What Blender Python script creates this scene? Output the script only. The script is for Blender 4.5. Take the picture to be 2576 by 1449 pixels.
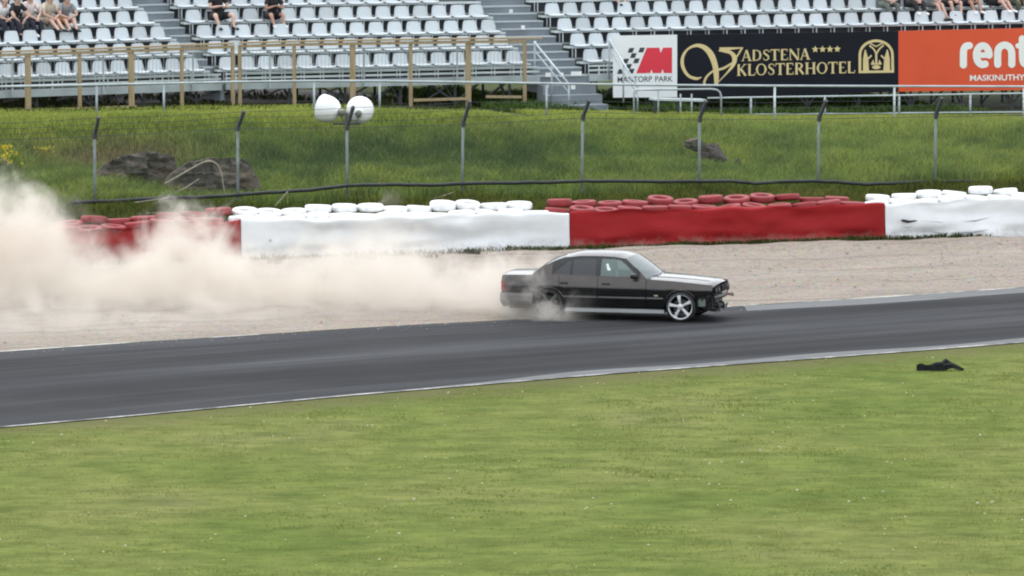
import bpy, bmesh, math, random
import numpy as np
from mathutils import Vector, Matrix, Euler

random.seed(7)
rng = np.random.default_rng(7)
for _o in list(bpy.data.objects):
    bpy.data.objects.remove(_o)
SC = bpy.context.scene
COL = SC.collection
PI = math.pi

# ------------------------------------------------------------------ camera, sky, sun, exposure
CAM_H = 11.9
CAM_P = math.radians(5.27)
FPX = 15080.0          # focal length in pixels of a 2576 px wide picture
cam_d = bpy.data.cameras.new('camera')
cam = bpy.data.objects.new('camera', cam_d)
COL.objects.link(cam)
cam.location = (0, 0, CAM_H)
cam.rotation_euler = (PI / 2 - CAM_P, 0, 0)
cam_d.sensor_width = 36.0
cam_d.lens = 36.0 * FPX / 2576.0
cam_d.clip_start = 1.0
cam_d.clip_end = 3000.0
SC.camera = cam

SUN_EL, SUN_AZ = math.radians(66), math.radians(338)   # azimuth clockwise from +Y: high, ahead and a little left
world = bpy.data.worlds.new('World')
SC.world = world
world.use_nodes = True
wn, wl = world.node_tree.nodes, world.node_tree.links
wn.clear()
w_out = wn.new('ShaderNodeOutputWorld')
w_bg = wn.new('ShaderNodeBackground')
w_sky = wn.new('ShaderNodeTexSky')
w_sky.sky_type = 'NISHITA'
w_sky.sun_disc = False
w_sky.sun_elevation = SUN_EL
w_sky.sun_rotation = SUN_AZ
w_sky.air_density = 1.0
w_sky.dust_density = 2.0
w_hs = wn.new('ShaderNodeHueSaturation')
w_hs.inputs['Saturation'].default_value = 0.38
wl.new(w_sky.outputs[0], w_hs.inputs['Color'])
# a thin high cloud deck spreads the light evenly
w_mix = wn.new('ShaderNodeMix'); w_mix.data_type = 'RGBA'
w_mix.inputs[0].default_value = 0.72
w_mix.inputs[7].default_value = (5.3, 5.55, 5.8, 1)
wl.new(w_hs.outputs[0], w_mix.inputs[6])
wl.new(w_mix.outputs[2], w_bg.inputs['Color'])
w_bg.inputs['Strength'].default_value = 0.15
wl.new(w_bg.outputs[0], w_out.inputs['Surface'])

sun_d = bpy.data.lights.new('sun', 'SUN')
sun_d.energy = 0.8
sun_d.angle = math.radians(22)
sun_d.color = (1.0, 0.97, 0.92)
sun = bpy.data.objects.new('sun', sun_d)
COL.objects.link(sun)
_sd = Vector((math.sin(SUN_AZ) * math.cos(SUN_EL), math.cos(SUN_AZ) * math.cos(SUN_EL), math.sin(SUN_EL)))
sun.rotation_euler = _sd.to_track_quat('Z', 'Y').to_euler()
sun.location = (0, 60, 60)

SC.view_settings.view_transform = 'Standard'
SC.view_settings.look = 'None'
SC.view_settings.gamma = 1.0
SC.view_settings.exposure = 1.2
SC.render.engine = 'CYCLES'
SC.cycles.use_denoising = True
SC.cycles.max_bounces = 12
SC.cycles.volume_bounces = 8
SC.cycles.transparent_max_bounces = 16
SC.cycles.filter_width = 2.1

# ------------------------------------------------------------------ geometry helpers
def ray(px, py):
    a = (px - 1288) / FPX
    b = (724.5 - py) / FPX
    return Vector((a, math.cos(CAM_P) + b * math.sin(CAM_P), -math.sin(CAM_P) + b * math.cos(CAM_P)))

def at_z(px, py, z=0.0):
    d = ray(px, py)
    t = (z - CAM_H) / d.z
    return Vector((d.x * t, d.y * t, z))

def at_y(px, py, Y):
    d = ray(px, py)
    t = Y / d.y
    return Vector((d.x * t, Y, CAM_H + d.z * t))

class Frame:
    """a vertical frame of the place: u runs along a row, v away from the track"""
    def __init__(s, O, deg):
        s.O = Vector((O[0], O[1], 0))
        a = math.radians(deg)
        s.a = a
        s.u = Vector((math.cos(a), math.sin(a), 0))
        s.n = Vector((-math.sin(a), math.cos(a), 0))
    def p(s, u, v, z):
        return s.O + s.u * u + s.n * v + Vector((0, 0, z))
    def hit(s, px, py, v=0.0):
        d = ray(px, py)
        t = (v + s.O.dot(s.n)) / d.dot(s.n)
        return Vector((d.x * t, d.y * t, CAM_H + d.z * t))
    def uu(s, px, py, v=0.0):
        return (s.hit(px, py, v) - s.O).dot(s.u)
    def st(s, x, y):
        q = Vector((x, y, 0)) - s.O
        return q.dot(s.u), q.dot(s.n)

def lerp(a, b, t):
    return a + (b - a) * t

def interp(tab, x):
    if x <= tab[0][0]:
        return tab[0][1]
    for (x0, y0), (x1, y1) in zip(tab, tab[1:]):
        if x <= x1:
            return y0 + (y1 - y0) * (x - x0) / (x1 - x0)
    return tab[-1][1]

def sinterp(tab, x):
    """smooth (cosine) interpolation"""
    if x <= tab[0][0]:
        return tab[0][1]
    for (x0, y0), (x1, y1) in zip(tab, tab[1:]):
        if x <= x1:
            t = (x - x0) / (x1 - x0)
            t = t * t * (3 - 2 * t)
            return y0 + (y1 - y0) * t
    return tab[-1][1]

class MB:
    def __init__(s):
        s.v, s.f = [], []
    def quad(s, *pts):
        i = len(s.v)
        s.v += [Vector(p) for p in pts]
        s.f.append(tuple(range(i, i + len(pts))))
        return s
    def box(s, x0, x1, y0, y1, z0, z1):
        return s.hexa([(x0, y0), (x1, y0), (x1, y1), (x0, y1)], z0, z1)
    def hexa(s, base, z0, z1):
        """prism over a plan polygon (counter-clockwise)"""
        i, n = len(s.v), len(base)
        s.v += [Vector((b[0], b[1], z0)) for b in base] + [Vector((b[0], b[1], z1)) for b in base]
        s.f.append(tuple(range(i + n - 1, i - 1, -1)))
        s.f.append(tuple(range(i + n, i + 2 * n)))
        for k in range(n):
            l = (k + 1) % n
            s.f.append((i + k, i + l, i + n + l, i + n + k))
        return s
    def bar(s, p, q, w, h, up=(0, 0, 1)):
        """rectangular bar from p to q, w wide, h along up"""
        p, q = Vector(p), Vector(q)
        d = (q - p).normalized()
        up = Vector(up)
        if abs(d.dot(up)) > 0.98:
            up = Vector((0, 1, 0))
        a = d.cross(up).normalized() * (w / 2)
        b = a.cross(d).normalized() * (h / 2)
        i = len(s.v)
        for c in (p, q):
            s.v += [c - a - b, c + a - b, c + a + b, c - a + b]
        s.f += [(i, i + 3, i + 2, i + 1), (i + 4, i + 5, i + 6, i + 7)]
        for k in range(4):
            l = (k + 1) % 4
            s.f.append((i + k, i + l, i + 4 + l, i + 4 + k))
        return s
    def tube(s, pts, r, n=8, caps=True):
        pts = [Vector(p) for p in pts]
        rs = r if isinstance(r, (list, tuple)) else [r] * len(pts)
        i0 = len(s.v)
        prev = None
        for k, p in enumerate(pts):
            if k == 0:
                d = pts[1] - p
            elif k == len(pts) - 1:
                d = p - pts[k - 1]
            else:
                d = (pts[k + 1] - p).normalized() + (p - pts[k - 1]).normalized()
            d.normalize()
            if prev is None:
                a = d.orthogonal().normalized()
            else:
                a = (prev - d * prev.dot(d)).normalized()
            prev = a
            b = d.cross(a)
            for j in range(n):
                t = 2 * PI * j / n
                s.v.append(p + (a * math.cos(t) + b * math.sin(t)) * rs[k])
        for k in range(len(pts) - 1):
            for j in range(n):
                l = (j + 1) % n
                A = i0 + k * n
                s.f.append((A + j, A + l, A + n + l, A + n + j))
        if caps:
            s.f.append(tuple(range(i0 + n - 1, i0 - 1, -1)))
            e = i0 + (len(pts) - 1) * n
            s.f.append(tuple(range(e, e + n)))
        return s
    def lathe(s, prof, n=24, M=None, closed=False):
        """prof: (radius, height) pairs turned about local Z, then moved by M"""
        M = M or Matrix()
        i0, m = len(s.v), len(prof)
        for r, h in prof:
            for j in range(n):
                t = 2 * PI * j / n
                s.v.append(M @ Vector((r * math.cos(t), r * math.sin(t), h)))
        rows = m if closed else m - 1
        for k in range(rows):
            A, B = i0 + k * n, i0 + ((k + 1) % m) * n
            for j in range(n):
                l = (j + 1) % n
                s.f.append((A + j, A + l, B + l, B + j))
        return s
    def grid(s, fn, nu, nv):
        i = len(s.v)
        for a in range(nu + 1):
            for b in range(nv + 1):
                s.v.append(Vector(fn(a / nu, b / nv)))
        w = nv + 1
        for a in range(nu):
            for b in range(nv):
                k = i + a * w + b
                s.f.append((k, k + w, k + w + 1, k + 1))
        return s
    def build(s, name, mat, parent=None, smooth=False, origin=None, local=False, weld=0, bevel=0, fix=False):
        """ONE mesh object; world coordinates unless local=True"""
        me = bpy.data.meshes.new(name)
        o = bpy.data.objects.new(name, me)
        COL.objects.link(o)
        vs = s.v
        if parent is not None:
            o.parent = parent
            if not local:
                Mi = wmat(parent).inverted()
                vs = [Mi @ v for v in vs]
        elif not local:
            if origin is None:
                xs = [v.x for v in vs]; ys = [v.y for v in vs]; zs = [v.z for v in vs]
                origin = ((min(xs) + max(xs)) / 2, (min(ys) + max(ys)) / 2, min(zs))
            origin = Vector(origin)
            o.location = origin
            vs = [v - origin for v in vs]
        me.from_pydata([tuple(v) for v in vs], [], s.f)
        if weld or fix:
            bm = bmesh.new(); bm.from_mesh(me)
            if weld:
                bmesh.ops.remove_doubles(bm, verts=bm.verts, dist=weld)
            if fix:
                bmesh.ops.recalc_face_normals(bm, faces=bm.faces)
            bm.to_mesh(me); bm.free()
        me.materials.append(mat)
        if smooth:
            me.polygons.foreach_set('use_smooth', [True] * len(me.polygons))
        if bevel:
            b = o.modifiers.new('bevel', 'BEVEL'); b.width = bevel; b.segments = 2; b.limit_method = 'ANGLE'
        me.update()
        return o

def wmat(o):
    M = o.matrix_basis.copy()
    while o.parent is not None:
        o = o.parent
        M = o.matrix_basis @ M
    return M

def tag(o, label=None, cat=None, group=None, kind=None):
    if label: o['label'] = label
    if cat: o['category'] = cat
    if group: o['group'] = group
    if kind: o['kind'] = kind
    return o

def empty(name, loc, rz=0.0, label=None, cat=None, group=None):
    o = bpy.data.objects.new(name, None)
    COL.objects.link(o)
    o.location = loc
    o.rotation_euler = (0, 0, rz)
    o.empty_display_size = 0.3
    return tag(o, label, cat, group)

def np_mesh(name, co, tris, mat, tint=None):
    """triangle mesh from numpy arrays (world coordinates)"""
    me = bpy.data.meshes.new(name)
    n, m = len(co), len(tris)
    me.vertices.add(n)
    me.vertices.foreach_set('co', co.astype(np.float32).ravel())
    me.loops.add(m * 3)
    me.loops.foreach_set('vertex_index', tris.astype(np.int32).ravel())
    me.polygons.add(m)
    me.polygons.foreach_set('loop_start', np.arange(0, m * 3, 3, dtype=np.int32))
    if tint is not None:
        ca = me.color_attributes.new('tint', 'FLOAT_COLOR', 'POINT')
        ca.data.foreach_set('color', tint.astype(np.float32).ravel())
    me.update(calc_edges=True)
    me.validate()
    me.materials.append(mat)
    o = bpy.data.objects.new(name, me)
    COL.objects.link(o)
    return o

# ------------------------------------------------------------------ materials
def mat_new(name):
    m = bpy.data.materials.new(name)
    m.use_nodes = True
    nt = m.node_tree
    b = nt.nodes['Principled BSDF']
    return m, nt, b

def pr(b, **k):
    names = dict(rough='Roughness', metal='Metallic', ior='IOR', spec='Specular IOR Level', coat='Coat Weight',
                 coatr='Coat Roughness', coatior='Coat IOR', trans='Transmission Weight', alpha='Alpha', sheen='Sheen Weight')
    for q, v in k.items():
        b.inputs[names[q]].default_value = v

def noise(nt, scale, detail=4, rough=0.55, coord='Object', stretch=None, dist=0.0, loc=None):
    tc = nt.nodes.new('ShaderNodeTexCoord')
    src = tc.outputs[coord]
    if coord == 'World':
        g = nt.nodes.new('ShaderNodeNewGeometry'); src = g.outputs['Position']
    if stretch or loc:
        mp = nt.nodes.new('ShaderNodeMapping')
        if stretch: mp.inputs['Scale'].default_value = stretch
        if loc: mp.inputs['Location'].default_value = loc
        nt.links.new(src, mp.inputs['Vector']); src = mp.outputs[0]
    n = nt.nodes.new('ShaderNodeTexNoise')
    n.inputs['Scale'].default_value = scale
    n.inputs['Detail'].default_value = detail
    n.inputs['Roughness'].default_value = rough
    n.inputs['Distortion'].default_value = dist
    nt.links.new(src, n.inputs['Vector'])
    return n.outputs['Fac']

def wnoise(nt, *a, **k):
    k['coord'] = 'Generated'
    g = nt.nodes.new('ShaderNodeNewGeometry')
    src = g.outputs['Position']
    st = k.pop('stretch', None); rz = k.pop('rz', 0.0)
    if st or rz:
        mp = nt.nodes.new('ShaderNodeMapping')
        mp.vector_type = 'TEXTURE' if False else 'POINT'
        mp.inputs['Rotation'].default_value = (0, 0, rz)
        nt.links.new(src, mp.inputs['Vector']); src = mp.outputs[0]
        if st:
            m2 = nt.nodes.new('ShaderNodeVectorMath'); m2.operation = 'MULTIPLY'
            m2.inputs[1].default_value = st
            nt.links.new(src, m2.inputs[0]); src = m2.outputs[0]
    n = nt.nodes.new('ShaderNodeTexNoise')
    n.inputs['Scale'].default_value = a[0]
    n.inputs['Detail'].default_value = k.get('detail', 4)
    n.inputs['Roughness'].default_value = k.get('rough', 0.55)
    nt.links.new(src, n.inputs['Vector'])
    return n.outputs['Fac']

def ramp(nt, fac, stops):
    r = nt.nodes.new('ShaderNodeValToRGB')
    e = r.color_ramp.elements
    while len(e) < len(stops): e.new(0.5)
    for k, (p, c) in enumerate(stops):
        e[k].position = p
        e[k].color = (*c, 1) if len(c) == 3 else c
    nt.links.new(fac, r.inputs[0])
    return r.outputs[0]

def mixc(nt, fac, a, b, mode='MIX'):
    m = nt.nodes.new('ShaderNodeMix')
    m.data_type = 'RGBA'; m.blend_type = mode
    for sock, val in ((m.inputs[0], fac), (m.inputs[6], a), (m.inputs[7], b)):
        if hasattr(val, 'links'): nt.links.new(val, sock)
        elif isinstance(val, (int, float)): sock.default_value = val
        else: sock.default_value = (*val, 1)
    return m.outputs[2]

def bump(nt, b, fac, strength=0.3, dist=0.02):
    n = nt.nodes.new('ShaderNodeBump')
    n.inputs['Strength'].default_value = strength
    n.inputs['Distance'].default_value = dist
    nt.links.new(fac, n.inputs['Height'])
    nt.links.new(n.outputs[0], b.inputs['Normal'])

def simple(name, c, rough=0.6, var=0.15, scale=3.0, metal=0.0, bmp=0.0, dirt=None, dirt_amt=0.5, **k):
    """a colour with noise variation and, if dirt is given, patches of dirt"""
    m, nt, b = mat_new(name)
    f = noise(nt, scale, 5, 0.6)
    lo = tuple(x * (1 - var) for x in c); hi = tuple(min(1, x * (1 + var)) for x in c)
    col = ramp(nt, f, [(0.3, lo), (0.7, hi)])
    if dirt:
        g = noise(nt, scale * 0.6, 6, 0.65, loc=(3.1, 1.7, 0.4))
        gf = ramp(nt, g, [(0.5, (0, 0, 0)), (0.75, (dirt_amt,) * 3)])
        col = mixc(nt, gf, col, dirt)
    nt.links.new(col, b.inputs['Base Color'])
    pr(b, rough=rough, metal=metal, **k)
    if bmp:
        bump(nt, b, noise(nt, scale * 6, 4), bmp, 0.01)
    return m

def tint_mat(name, rough=0.7, trans=0.25, level=0.0):
    """foliage: the colour of each leaf or blade comes from its own tint"""
    m, nt, b = mat_new(name)
    a = nt.nodes.new('ShaderNodeAttribute'); a.attribute_name = 'tint'
    nt.links.new(a.outputs['Color'], b.inputs['Base Color'])
    pr(b, rough=0.9, spec=0.04)
    if level:                                      # soft, evenly lit sward
        g = nt.nodes.new('ShaderNodeNewGeometry')
        mxn = nt.nodes.new('ShaderNodeMix'); mxn.data_type = 'VECTOR'
        mxn.inputs[0].default_value = level
        nt.links.new(g.outputs['Normal'], mxn.inputs[4]); mxn.inputs[5].default_value = (0, 0, 1)
        vn = nt.nodes.new('ShaderNodeVectorMath'); vn.operation = 'NORMALIZE'
        nt.links.new(mxn.outputs[1], vn.inputs[0]); nt.links.new(vn.outputs[0], b.inputs['Normal'])
    t = nt.nodes.new('ShaderNodeBsdfTranslucent')
    nt.links.new(a.outputs['Color'], t.inputs['Color'])
    mx = nt.nodes.new('ShaderNodeMixShader'); mx.inputs[0].default_value = trans
    out = nt.nodes['Material Output']
    nt.links.new(b.outputs[0], mx.inputs[1]); nt.links.new(t.outputs[0], mx.inputs[2])
    nt.links.new(mx.outputs[0], out.inputs['Surface'])
    return m

M = {}
M['steel'] = simple('galvanised_steel', (0.36, 0.41, 0.43), 0.5, 0.18, 2.0, metal=0.35)
M['steel_pale'] = simple('pale_galvanised_steel', (0.50, 0.56, 0.57), 0.5, 0.15, 2.0, metal=0.2)
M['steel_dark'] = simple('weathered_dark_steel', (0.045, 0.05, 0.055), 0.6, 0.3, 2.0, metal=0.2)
M['arm'] = simple('dark_fence_arm', (0.05, 0.055, 0.06), 0.6, 0.3, 3.0)
M['row_deck'] = simple('shaded_row_deck', (0.08, 0.092, 0.10), 0.7, 0.25, 1.2)  # darker copy of the deck grey, with the shade between rows painted in
M['deck'] = simple('grey_deck', (0.17, 0.20, 0.222), 0.65, 0.2, 1.2, dirt=(0.09, 0.105, 0.12), dirt_amt=0.5)
M['gap_shade_sheet'] = simple('dark_gap_shade', (0.03, 0.033, 0.038), 0.7, 0.3, 1.5)  # colour standing in for the shade in the open row gaps
M['seat'] = simple('white_seat_plastic', (0.495, 0.54, 0.565), 0.5, 0.06, 3.0, dirt=(0.36, 0.38, 0.375), dirt_amt=0.35)
_nt = M['seat'].node_tree                      # no two seats have weathered quite alike
_oi = _nt.nodes.new('ShaderNodeObjectInfo'); _lk = _nt.nodes['Principled BSDF'].inputs['Base Color'].links[0].from_socket
_nt.links.new(mixc(_nt, 1.0, _lk, ramp(_nt, _oi.outputs['Random'], [(0.0, (0.84, 0.84, 0.83)), (0.35, (0.97, 0.97, 0.97)), (1.0, (1.06, 1.06, 1.06))]), 'MULTIPLY'), _nt.nodes['Principled BSDF'].inputs['Base Color'])
M['wood'] = None
M['black_plastic'] = simple('black_plastic', (0.009, 0.010, 0.011), 0.7, 0.4, 6.0, spec=0.2, bmp=0.6)
M['black_pipe'] = simple('black_pipe', (0.012, 0.016, 0.017), 0.55, 0.4, 2.0, dirt=(0.08, 0.09, 0.07), dirt_amt=0.4)
M['white_horn'] = simple('white_horn', (0.80, 0.82, 0.81), 0.35, 0.04, 2.0, dirt=(0.6, 0.6, 0.55), dirt_amt=0.3)
M['grey_metal'] = simple('dull_grey_metal', (0.16, 0.165, 0.14), 0.6, 0.3, 5.0)

def wood_mat():
    m, nt, b = mat_new('weathered_pine')
    f = noise(nt, 3.0, 6, 0.65, stretch=(6, 6, 0.6))
    col = ramp(nt, f, [(0.25, (0.20, 0.145, 0.08)), (0.5, (0.32, 0.245, 0.14)), (0.8, (0.42, 0.335, 0.205))])
    nt.links.new(col, b.inputs['Base Color'])
    pr(b, rough=0.75)
    bump(nt, b, f, 0.3, 0.01)
    return m
M['wood'] = wood_mat()
# ------------------------------------------------------------------ ground, track, gravel, bank
BANK = Frame(at_z(1450, 635), 20.0)

def zcrest(s):
    return interp([(-14, 2.44), (0, 2.32), (5, 2.1), (12, 1.82), (22, 1.64)], s)

def zbank(s, t):
    zc = zcrest(s)
    wob = 0.10 * math.sin(s * 0.9 + t * 0.5) + 0.07 * math.sin(s * 2.1 - t * 0.8 + 1.0)
    w = max(0.0, min(1.0, (t - 1.0) / 3)) * max(0.0, min(1.0, (17 - t) / 4))
    z = sinterp([(-0.6, -0.03), (1.1, -0.03), (1.9, 0.16), (2.8, 0.36), (5.5, 0.80), (8.5, 1.12), (14.2, zc), (19, zc - 0.02), (60, zc)], t)
    return z + wob * w * 0.6

def zat(x, y):
    s, t = BANK.st(x, y)
    return zbank(s, t) if t > -0.6 else 0.0

# one sheet of ground to the horizon
def ground_mat():
    m, nt, b = mat_new('mown_lawn')
    big = wnoise(nt, 0.22, detail=4, stretch=(1, 0.6, 1))
    mid = wnoise(nt, 1.3, detail=6, rough=0.62, stretch=(0.75, 1, 1))
    fin = wnoise(nt, 4.2, detail=6, rough=0.7, stretch=(0.55, 1, 1))
    grit = wnoise(nt, 40, detail=3, rough=0.6)
    c1 = ramp(nt, big, [(0.30, (0.07918, 0.1113, 0.02354)), (0.46, (0.1059, 0.1327, 0.03317)), (0.60, (0.122, 0.1391, 0.04066)), (0.76, (0.1284, 0.1305, 0.0535))])
    c2 = ramp(nt, mid, [(0.28, (0.62, 0.68, 0.62)), (0.5, (1.0, 1.0, 1.0)), (0.72, (1.34, 1.28, 1.30))])
    c3 = ramp(nt, fin, [(0.26, (0.68, 0.72, 0.66)), (0.5, (1.0, 1.0, 1.0)), (0.74, (1.28, 1.24, 1.22))])
    c4 = ramp(nt, grit, [(0.3, (0.90,) * 3), (0.7, (1.10,) * 3)])
    c = mixc(nt, 1.0, c1, c2, 'MULTIPLY'); c = mixc(nt, 1.0, c, c3, 'MULTIPLY'); c = mixc(nt, 1.0, c, c4, 'MULTIPLY')
    # trodden, drier strip along the edge of the track (track edge is y = 109.9 + 0.765 x)
    g_ = nt.nodes.new('ShaderNodeNewGeometry'); sx = nt.nodes.new('ShaderNodeSeparateXYZ'); nt.links.new(g_.outputs['Position'], sx.inputs[0])
    q = nt.nodes.new('ShaderNodeMath'); q.operation = 'MULTIPLY_ADD'; q.inputs[1].default_value = 0.765; q.inputs[2].default_value = 109.9; nt.links.new(sx.outputs[0], q.inputs[0])
    w = nt.nodes.new('ShaderNodeMath'); w.operation = 'SUBTRACT'; nt.links.new(q.outputs[0], w.inputs[0]); nt.links.new(sx.outputs[1], w.inputs[1])
    e = nt.nodes.new('ShaderNodeMath'); e.operation = 'MULTIPLY_ADD'; e.inputs[1].default_value = -0.16; e.inputs[2].default_value = 0.42; nt.links.new(w.outputs[0], e.inputs[0])
    e2 = nt.nodes.new('ShaderNodeMath'); e2.operation = 'ADD'; nt.links.new(e.outputs[0], e2.inputs[0]); nt.links.new(mid, e2.inputs[1])
    c = mixc(nt, ramp(nt, e2.outputs[0], [(0.50, (0, 0, 0)), (0.86, (0.75,) * 3)]), c, (0.094, 0.088, 0.042))
    nt.links.new(c, b.inputs['Base Color'])
    pr(b, rough=0.95, spec=0.03)
    bump(nt, b, fin, 0.35, 0.04)
    return m
g = MB()
g.quad((-1500, -60, 0), (1500, -60, 0), (1500, 2600, 0), (-1500, 2600, 0))
tag(g.build('ground', ground_mat()), kind='structure')

FAR = [(-700, 930), (-250, 903), (0, 887), (300, 866), (590, 848), (820, 832), (1040, 819), (1290, 806), (1560, 791), (1840, 773), (2100, 757), (2330, 742), (2576, 725), (2850, 706), (3400, 668)]
NEAR = [(-700, 1141), (-250, 1098), (0, 1076), (300, 1050), (600, 1022), (900, 994), (1240, 966), (1537, 941), (1800, 921), (2100, 899), (2350, 880), (2576, 862), (2850, 838), (3400, 792)]

def resample(poly, n):
    pts = [at_z(*p) for p in poly]
    xs = np.array([p.x for p in pts]); ys = np.array([p.y for p in pts])
    X = np.linspace(xs[0], xs[-1], n)
    return [(x, float(np.interp(x, xs, ys))) for x in X]
far_e = resample(FAR, 90)
near_e = resample(NEAR, 90)

def strip(A, B, z, nv=1):
    mb = MB()
    n = len(A)
    def fn(a, b):
        i = min(n - 1, int(round(a * (n - 1))))
        return (lerp(A[i][0], B[i][0], b), lerp(A[i][1], B[i][1], b), z)
    mb.grid(fn, n - 1, nv)
    return mb

def strip_uv(o, n, nv, du, dv):
    """metres along and across the strip"""
    me = o.data
    uv = me.uv_layers.new(name='along')
    for lp in me.loops:
        a, b = divmod(lp.vertex_index, nv + 1)
        uv.data[lp.index].uv = (a / (n - 1) * du, b / nv * dv)

def asphalt_mat():
    m, nt, b = mat_new('worn_asphalt')
    ang = -math.radians(27.5)
    st = noise(nt, 1.0, 7, 0.66, coord='UV', stretch=(0.035, 0.95, 1))
    st2 = noise(nt, 1.0, 4, 0.6, coord='UV', stretch=(0.045, 4.2, 1), loc=(4, 7, 0))
    st3 = noise(nt, 1.0, 3, 0.5, coord='UV', stretch=(0.02, 0.30, 1), loc=(9, 2, 0))
    fine = wnoise(nt, 30.0, detail=4, rough=0.7)
    big = wnoise(nt, 0.25, detail=3)
    c = ramp(nt, st, [(0.38, (0.01466, 0.0157, 0.01855)), (0.5, (0.02809, 0.02959, 0.0334)), (0.62, (0.04732, 0.04982, 0.05444))])
    c = mixc(nt, ramp(nt, st2, [(0.47, (0, 0, 0)), (0.58, (0.8, 0.8, 0.8))]), c, (0.02076, 0.02174, 0.02567))
    c = mixc(nt, 1.0, c, ramp(nt, st3, [(0.38, (0.58,) * 3), (0.62, (1.36,) * 3)]), 'MULTIPLY')
    # the rubbered line down the middle and the paler, dusty margin on the near side
    tcv = nt.nodes.new('ShaderNodeTexCoord'); sv = nt.nodes.new('ShaderNodeSeparateXYZ'); nt.links.new(tcv.outputs['UV'], sv.inputs[0])
    dv_ = nt.nodes.new('ShaderNodeMath'); dv_.operation = 'DIVIDE'; dv_.inputs[1].default_value = 10.5; nt.links.new(sv.outputs[1], dv_.inputs[0])
    c = mixc(nt, 1.0, c, ramp(nt, dv_.outputs[0], [(0.0, (1.5, 1.5, 1.45)), (0.16, (1.08,) * 3), (0.40, (0.86, 0.85, 0.85)), (0.62, (0.98,) * 3), (0.82, (0.80, 0.79, 0.79)), (1.0, (1.0,) * 3)]), 'MULTIPLY')
    c = mixc(nt, 1.0, c, ramp(nt, fine, [(0.25, (0.78,) * 3), (0.75, (1.2,) * 3)]), 'MULTIPLY')
    c = mixc(nt, ramp(nt, big, [(0.5, (0, 0, 0)), (0.8, (0.35,) * 3)]), c, (0.04885, 0.04831, 0.05102))
    nt.links.new(c, b.inputs['Base Color'])
    pr(b, rough=0.85, spec=0.12)
    bump(nt, b, fine, 0.25, 0.01)
    return m
_tr = tag(strip(near_e, far_e, 0.012, 6).build('track', asphalt_mat()), kind='structure')
strip_uv(_tr, 90, 6, 60.0, 10.5)

# broken white paint along both edges of the track
def paint_mat():
    m, nt, b = mat_new('worn_white_paint')
    f = wnoise(nt, 0.7, detail=7, rough=0.7)
    c = ramp(nt, f, [(0.44, (0.07, 0.072, 0.066)), (0.54, (0.32, 0.32, 0.30)), (0.70, (0.62, 0.61, 0.59))])
    nt.links.new(c, b.inputs['Base Color'])
    pr(b, rough=0.8)
    return m
PAINT = paint_mat()
def off(A, d):
    return [(x, y + d) for x, y in A]
for _sel in ([p for p in far_e if p[0] < -5.0], [p for p in far_e if p[0] > 4.4]):
    tag(strip(off(_sel, -0.02), off(_sel, 0.13), 0.018).build('road_marking', PAINT), kind='structure')
tag(strip(off(near_e, -0.10), off(near_e, 0.05), 0.018).build('road_marking', PAINT), kind='structure')
# pale strip of bare concrete kerb on the far side, right of the car
kerb_a = [p for p in far_e if p[0] > 4.7]
def kerb_mat():
    m, nt, b = mat_new('pale_kerb_concrete')
    f = wnoise(nt, 2.0, detail=6, rough=0.65, stretch=(0.25, 2, 1), rz=-0.45)
    nt.links.new(ramp(nt, f, [(0.3, (0.06535, 0.06919, 0.07304)), (0.7, (0.1153, 0.1211, 0.1249))]), b.inputs['Base Color'])
    pr(b, rough=0.85)
    return m
tag(strip([(x, y - 1.25 - 0.10 * math.sin(x)) for x, y in kerb_a], [(x, y - 0.05) for x, y in kerb_a], 0.0165, 2).build('kerb', kerb_mat()), kind='structure')
near_k = [p for p in near_e if -2.0 < p[0] < 30]
tag(strip([(x, y + 0.07) for x, y in near_k], [(x, y + 0.07 + 0.75 * min(1, (x + 2) / 3) * (0.8 + 0.2 * math.sin(x * 1.3))) for x, y in near_k], 0.0165, 2).build('kerb', kerb_mat()), kind='structure')

# gravel trap between the track and the barrier
def gravel_mat():
    m, nt, b = mat_new('pinkish_gravel')
    big = wnoise(nt, 0.5, detail=5, rough=0.6, stretch=(0.35, 1, 1), rz=-0.42)
    rut = wnoise(nt, 1.0, detail=5, rough=0.6, stretch=(0.12, 2.6, 1), rz=-0.35)
    med = wnoise(nt, 6.0, detail=5, rough=0.75)
    v = nt.nodes.new('ShaderNodeTexVoronoi'); v.inputs['Scale'].default_value = 26
    gg = nt.nodes.new('ShaderNodeNewGeometry'); nt.links.new(gg.outputs['Position'], v.inputs['Vector'])
    c = ramp(nt, big, [(0.28, (0.2016, 0.1708, 0.1428)), (0.55, (0.2492, 0.2156, 0.182)), (0.8, (0.2856, 0.2576, 0.224))])
    c = mixc(nt, ramp(nt, rut, [(0.52, (0, 0, 0)), (0.66, (0.8,) * 3)]), c, (0.14, 0.1204, 0.1036))
    c = mixc(nt, 1.0, c, ramp(nt, med, [(0.25, (0.70,) * 3), (0.5, (1.0,) * 3), (0.8, (1.22,) * 3)]), 'MULTIPLY')
    c = mixc(nt, 0.35, c, v.outputs['Color'], 'SOFT_LIGHT')
    nt.links.new(c, b.inputs['Base Color'])
    pr(b, rough=0.95, spec=0.2)
    bump(nt, b, med, 0.7, 0.05)
    return m
def gravel_fn(a, b):
    x = lerp(-34, 38, a)
    yf = float(np.interp(x, [p[0] for p in far_e], [p[1] for p in far_e])) + 0.10
    yb = BANK.O.y + (x - BANK.O.x) * math.tan(BANK.a) + 1.35
    y = lerp(yf, yb, b)
    edge = min(1, b * 8) * min(1, (1 - b) * 12)
    z = 0.008 + edge * (0.035 + 0.03 * math.sin(b * 21 + x * 0.25) + 0.02 * math.sin(x * 1.7 + b * 9) + 0.012 * math.sin(x * 5.1 - b * 40))
    return (x, y, max(0.008, z))
tag(MB().grid(gravel_fn, 220, 60).build('gravel_trap', gravel_mat(), smooth=True), kind='structure')

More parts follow.
